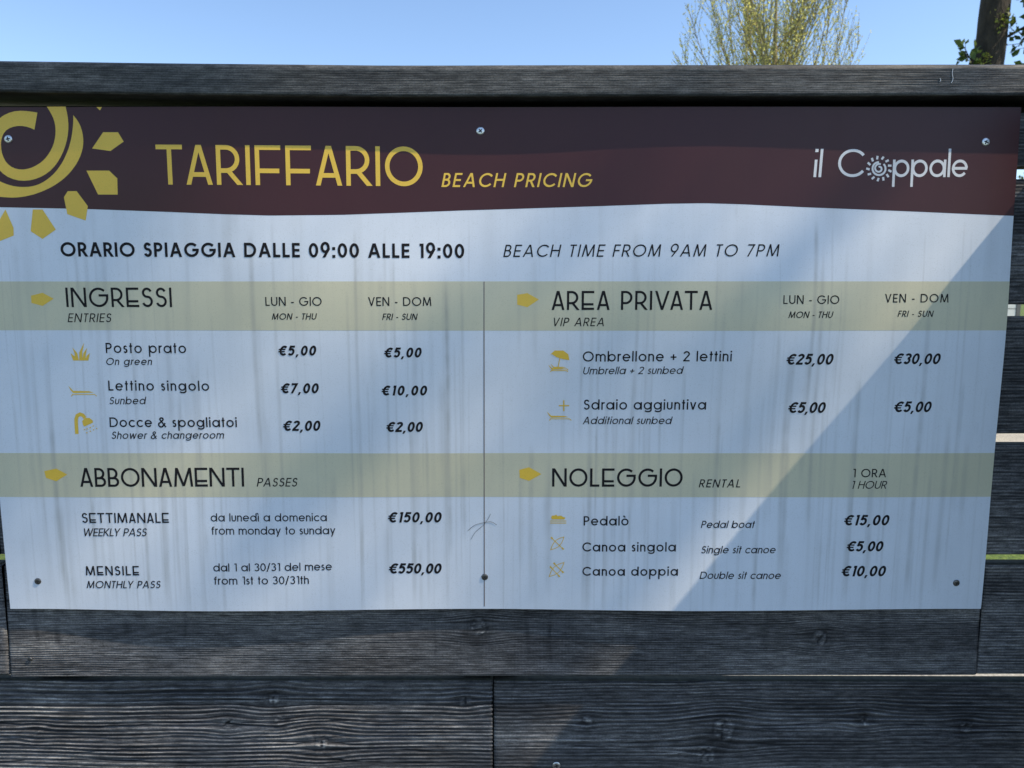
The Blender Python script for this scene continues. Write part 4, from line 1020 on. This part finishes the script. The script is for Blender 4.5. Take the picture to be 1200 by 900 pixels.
# tree with a thick dark trunk close behind the fence
def trunk_tree():
    root = empty('broadleaf_tree', (4.95, 7.1, 0)); R = random.Random(3)
    tag(root, 'leafy tree with thick dark trunk rising close behind the fence', 'tree')
    ctr = [(0.0, 0.0, -0.1), (0.0, 0, 1.2), (-0.07, 0, 2.8), (-0.085, 0, 3.6), (-0.055, 0, 3.95), (-0.035, 0, 4.25), (-0.02, 0, 4.6), (0.05, 0, 5.6), (0.2, 0.1, 7.0), (0.25, 0.1, 9.0)]
    rad = [0.25, 0.19, 0.165, 0.158, 0.145, 0.137, 0.134, 0.13, 0.10, 0.04]
    pts = []; rr = []
    for i in range(len(ctr) - 1):
        for k in range(8):
            u = k / 8; pts.append([a + (b - a) * u for a, b in zip(ctr[i], ctr[i + 1])]); rr.append(rad[i] + (rad[i + 1] - rad[i]) * u)
    v, f = tube(pts, rr, 28)
    w = []
    for q in v:
        a = math.atan2(q.y, q.x); nn = float(fbm(np.array(a * 3.0), np.array(q.z * 2.2), 4, 4)); c = Vector((np.interp(q.z, [p[2] for p in pts], [p[0] for p in pts]), 0, q.z))
        w.append(c + (q - c) * (1 + 0.20 * nn))
    t = mesh_obj('trunk', w, f, M['bark'], root, smooth=True)
    # burr on the left flank
    vb, fb = tube([(-0.14, -0.03, 3.72), (-0.19, -0.04, 3.80), (-0.215, -0.05, 3.88), (-0.19, -0.04, 3.96), (-0.13, -0.02, 4.06)], [0.03, 0.05, 0.055, 0.05, 0.02], 10)
    mesh_obj('burr', vb, fb, M['bark'], root, smooth=True)
    br, lp, ld = [], [], []
    def limb(p, d, n, st, r0, droop, lf):
        pp = [Vector(p)]; d = Vector(d).normalized()
        for i in range(n):
            d = (d + Vector((R.uniform(-.15, .15), R.uniform(-.15, .15), droop))).normalized(); pp.append(pp[-1] + d * st)
        br.append(tube(pp, [r0 * (1 - 0.85 * i / n) + 0.003 for i in range(n + 1)], 5))
        for i in range(1, n + 1):
            for _ in range(lf):
                q = pp[i - 1].lerp(pp[i], R.random()); e = Vector((R.uniform(-1, 1), R.uniform(-1, 1), R.uniform(-.6, .6))).normalized() * R.uniform(0.03, 0.16)
                br.append(tube([q, q + e * 0.6, q + e], [0.004, 0.003, 0.002], 3))
                for u in (0.5, 0.75, 1.0): lp.append(tuple(q + e * u)); ld.append(tuple(e.normalized() + Vector((0, 0, -.3))))
        return pp
    # sprays hanging to the right of the trunk in view, small spray low on the left
    limb((0.12, -0.02, 4.15), (1, -0.1, 0.55), 8, 0.09, 0.012, -0.03, 3)
    limb((0.58, -0.1, 5.1), (-0.28, -0.05, -0.9), 10, 0.11, 0.010, 0.01, 4)
    limb((0.74, -0.1, 5.0), (-0.38, -0.02, -0.85), 10, 0.11, 0.010, 0.01, 4)
    limb((0.30, -0.05, 4.75), (0.1, 0.02, -0.9), 7, 0.10, 0.008, 0.01, 4)
    limb((0.15, 0, 5.2), (1, -0.1, 0.1), 6, 0.16, 0.03, -0.05, 1)
    limb((0.42, -0.05, 3.65), (-0.15, 0, 0.9), 4, 0.08, 0.008, 0.0, 3)
    limb((-0.20, -0.05, 3.84), (-0.75, -0.1, 0.8), 4, 0.045, 0.006, 0.05, 4)
    for k in range(16):
        az = k * 2.4; z0 = 5.4 + 0.2 * k
        pp = limb((0.15, 0.05, z0), (math.cos(az), math.sin(az), R.uniform(0.25, 0.7)), 9, R.uniform(0.20, 0.32), 0.05, 0.0, 3)
        for i in range(2, 9):
            if R.random() < 0.8: limb(pp[i], (R.uniform(-1, 1), R.uniform(-1, 1), R.uniform(0.0, 0.6)), 5, 0.15, 0.015, -0.02, 3)
    V, F = join_tubes(br); mesh_obj('branches', V, F, M['bark'], root)
    V, F, sh = leaves(lp, ld, 0.085, 0.6, 8); mesh_obj('crown', V, F, M['leaf_dark'], root, attrs={'shade': sh})
    # ivy tufts on the bark
    ip, idd = [], []
    for (cx, cz_, s_, n_) in ((-0.02, 4.28, 0.05, 60), (-0.19, 3.90, 0.04, 45), (0.09, 4.24, 0.03, 18), (-0.1, 3.3, 0.15, 90), (0.0, 2.5, 0.2, 120)):
        for _ in range(n_): ip.append((cx + R.gauss(0, s_), -0.15 + R.uniform(-.02, .02), cz_ + R.gauss(0, s_ * 1.2))); idd.append((R.uniform(-.5, .5), -0.7, -0.3))
    V, F, sh = leaves(ip, idd, 0.03, 0.8, 9); mesh_obj('ivy', V, F, M['leaf_ivy'], root, attrs={'shade': sh})
trunk_tree()

# tree on the viewer's side whose thin foliage dapples the sun on the board
spring_tree('budding_tree', (6.59, -3.16, 0), 12.0, 2.2, 2.2, 9.2, 'tall budding tree rising in front of the fence beyond the wing', 21, nlimb=34, leafn=11000, lsize=0.11,
            low_limb=([(0, 0, 8.6), (-0.5, 0.8, 8.55), (-1.0, 1.45, 8.2), (-1.4, 1.6, 7.8), (-1.7, 1.61, 7.62), (-2.4, 1.61, 7.56)],
                      [(-2.27, 1.61, 7.56, 0.045, 24), (-2.06, 1.61, 7.50, 0.04, 12), (-1.84, 1.61, 7.60, 0.04, 18), (-1.68, 1.61, 7.57, 0.04, 26), (-1.56, 1.61, 7.60, 0.035, 20), (-1.48, 1.61, 7.54, 0.03, 14)]))

# hedge trees further back (pale green behind the topmost gap)
spring_tree('hedge_tree', (27.5, 36.0, 0), 4.4, 3.6, 3.6, 0.9, 'round leafy hedge tree standing behind the white cabin', 12, nlimb=22, leafn=9000, lsize=0.16, mat='leaf_hedge', bark='bark')

# white boarded cabin whose wall shows between the boards
cab = empty('cabin', (9.36, 13.4, 0)); tag(cab, 'small white boarded cabin standing across the lawn', 'cabin')
M['cab_white'] = simple('white painted boards', (0.70, 0.70, 0.67), 0.6, var=0.08, scale=6)
M['cab_dark'] = simple('grey trim', (0.12, 0.12, 0.12), 0.6)
M['cab_roof'] = simple('dark roof', (0.09, 0.07, 0.06), 0.8)
M['cab_glass'] = simple('window glass', (0.03, 0.04, 0.05), 0.08)
box('wall', (-2.0, 0.34, 0.0, 2.5, 0.0, 2.5), M['cab_dark'], cab)
zb = 0.05
k = 0
while zb < 2.45:
    box('wall_board', (-2.0, 0.26, -0.022, -0.001, zb, min(2.5, zb + 0.185)), M['cab_white'], cab); zb += 0.20
box('corner_trim', (0.27, 0.345, -0.03, -0.001, 0, 2.5), M['cab_dark'], cab)
w_ = box('window', (-1.5, -0.6, -0.045, -0.0225, 1.0, 1.95), M['cab_dark'], cab); box('pane', (-1.44, -0.66, -0.05, -0.0455, 1.06, 1.89), M['cab_glass'], w_)
rv = [(-2.25, -0.3, 2.45), (0.6, -0.3, 2.45), (0.6, 1.25, 3.2), (-2.25, 1.25, 3.2), (-2.25, 2.8, 2.45), (0.6, 2.8, 2.45)]
rv2 = rv + [(x, y, z + 0.09) for x, y, z in rv]
mesh_obj('roof', rv2, [(0, 3, 2, 1), (3, 4, 5, 2), (6, 7, 8, 9), (9, 8, 11, 10), (0, 1, 7, 6), (5, 4, 10, 11), (1, 2, 8, 7), (2, 5, 11, 8), (3, 0, 6, 9), (4, 3, 9, 10)], M['cab_roof'], cab)
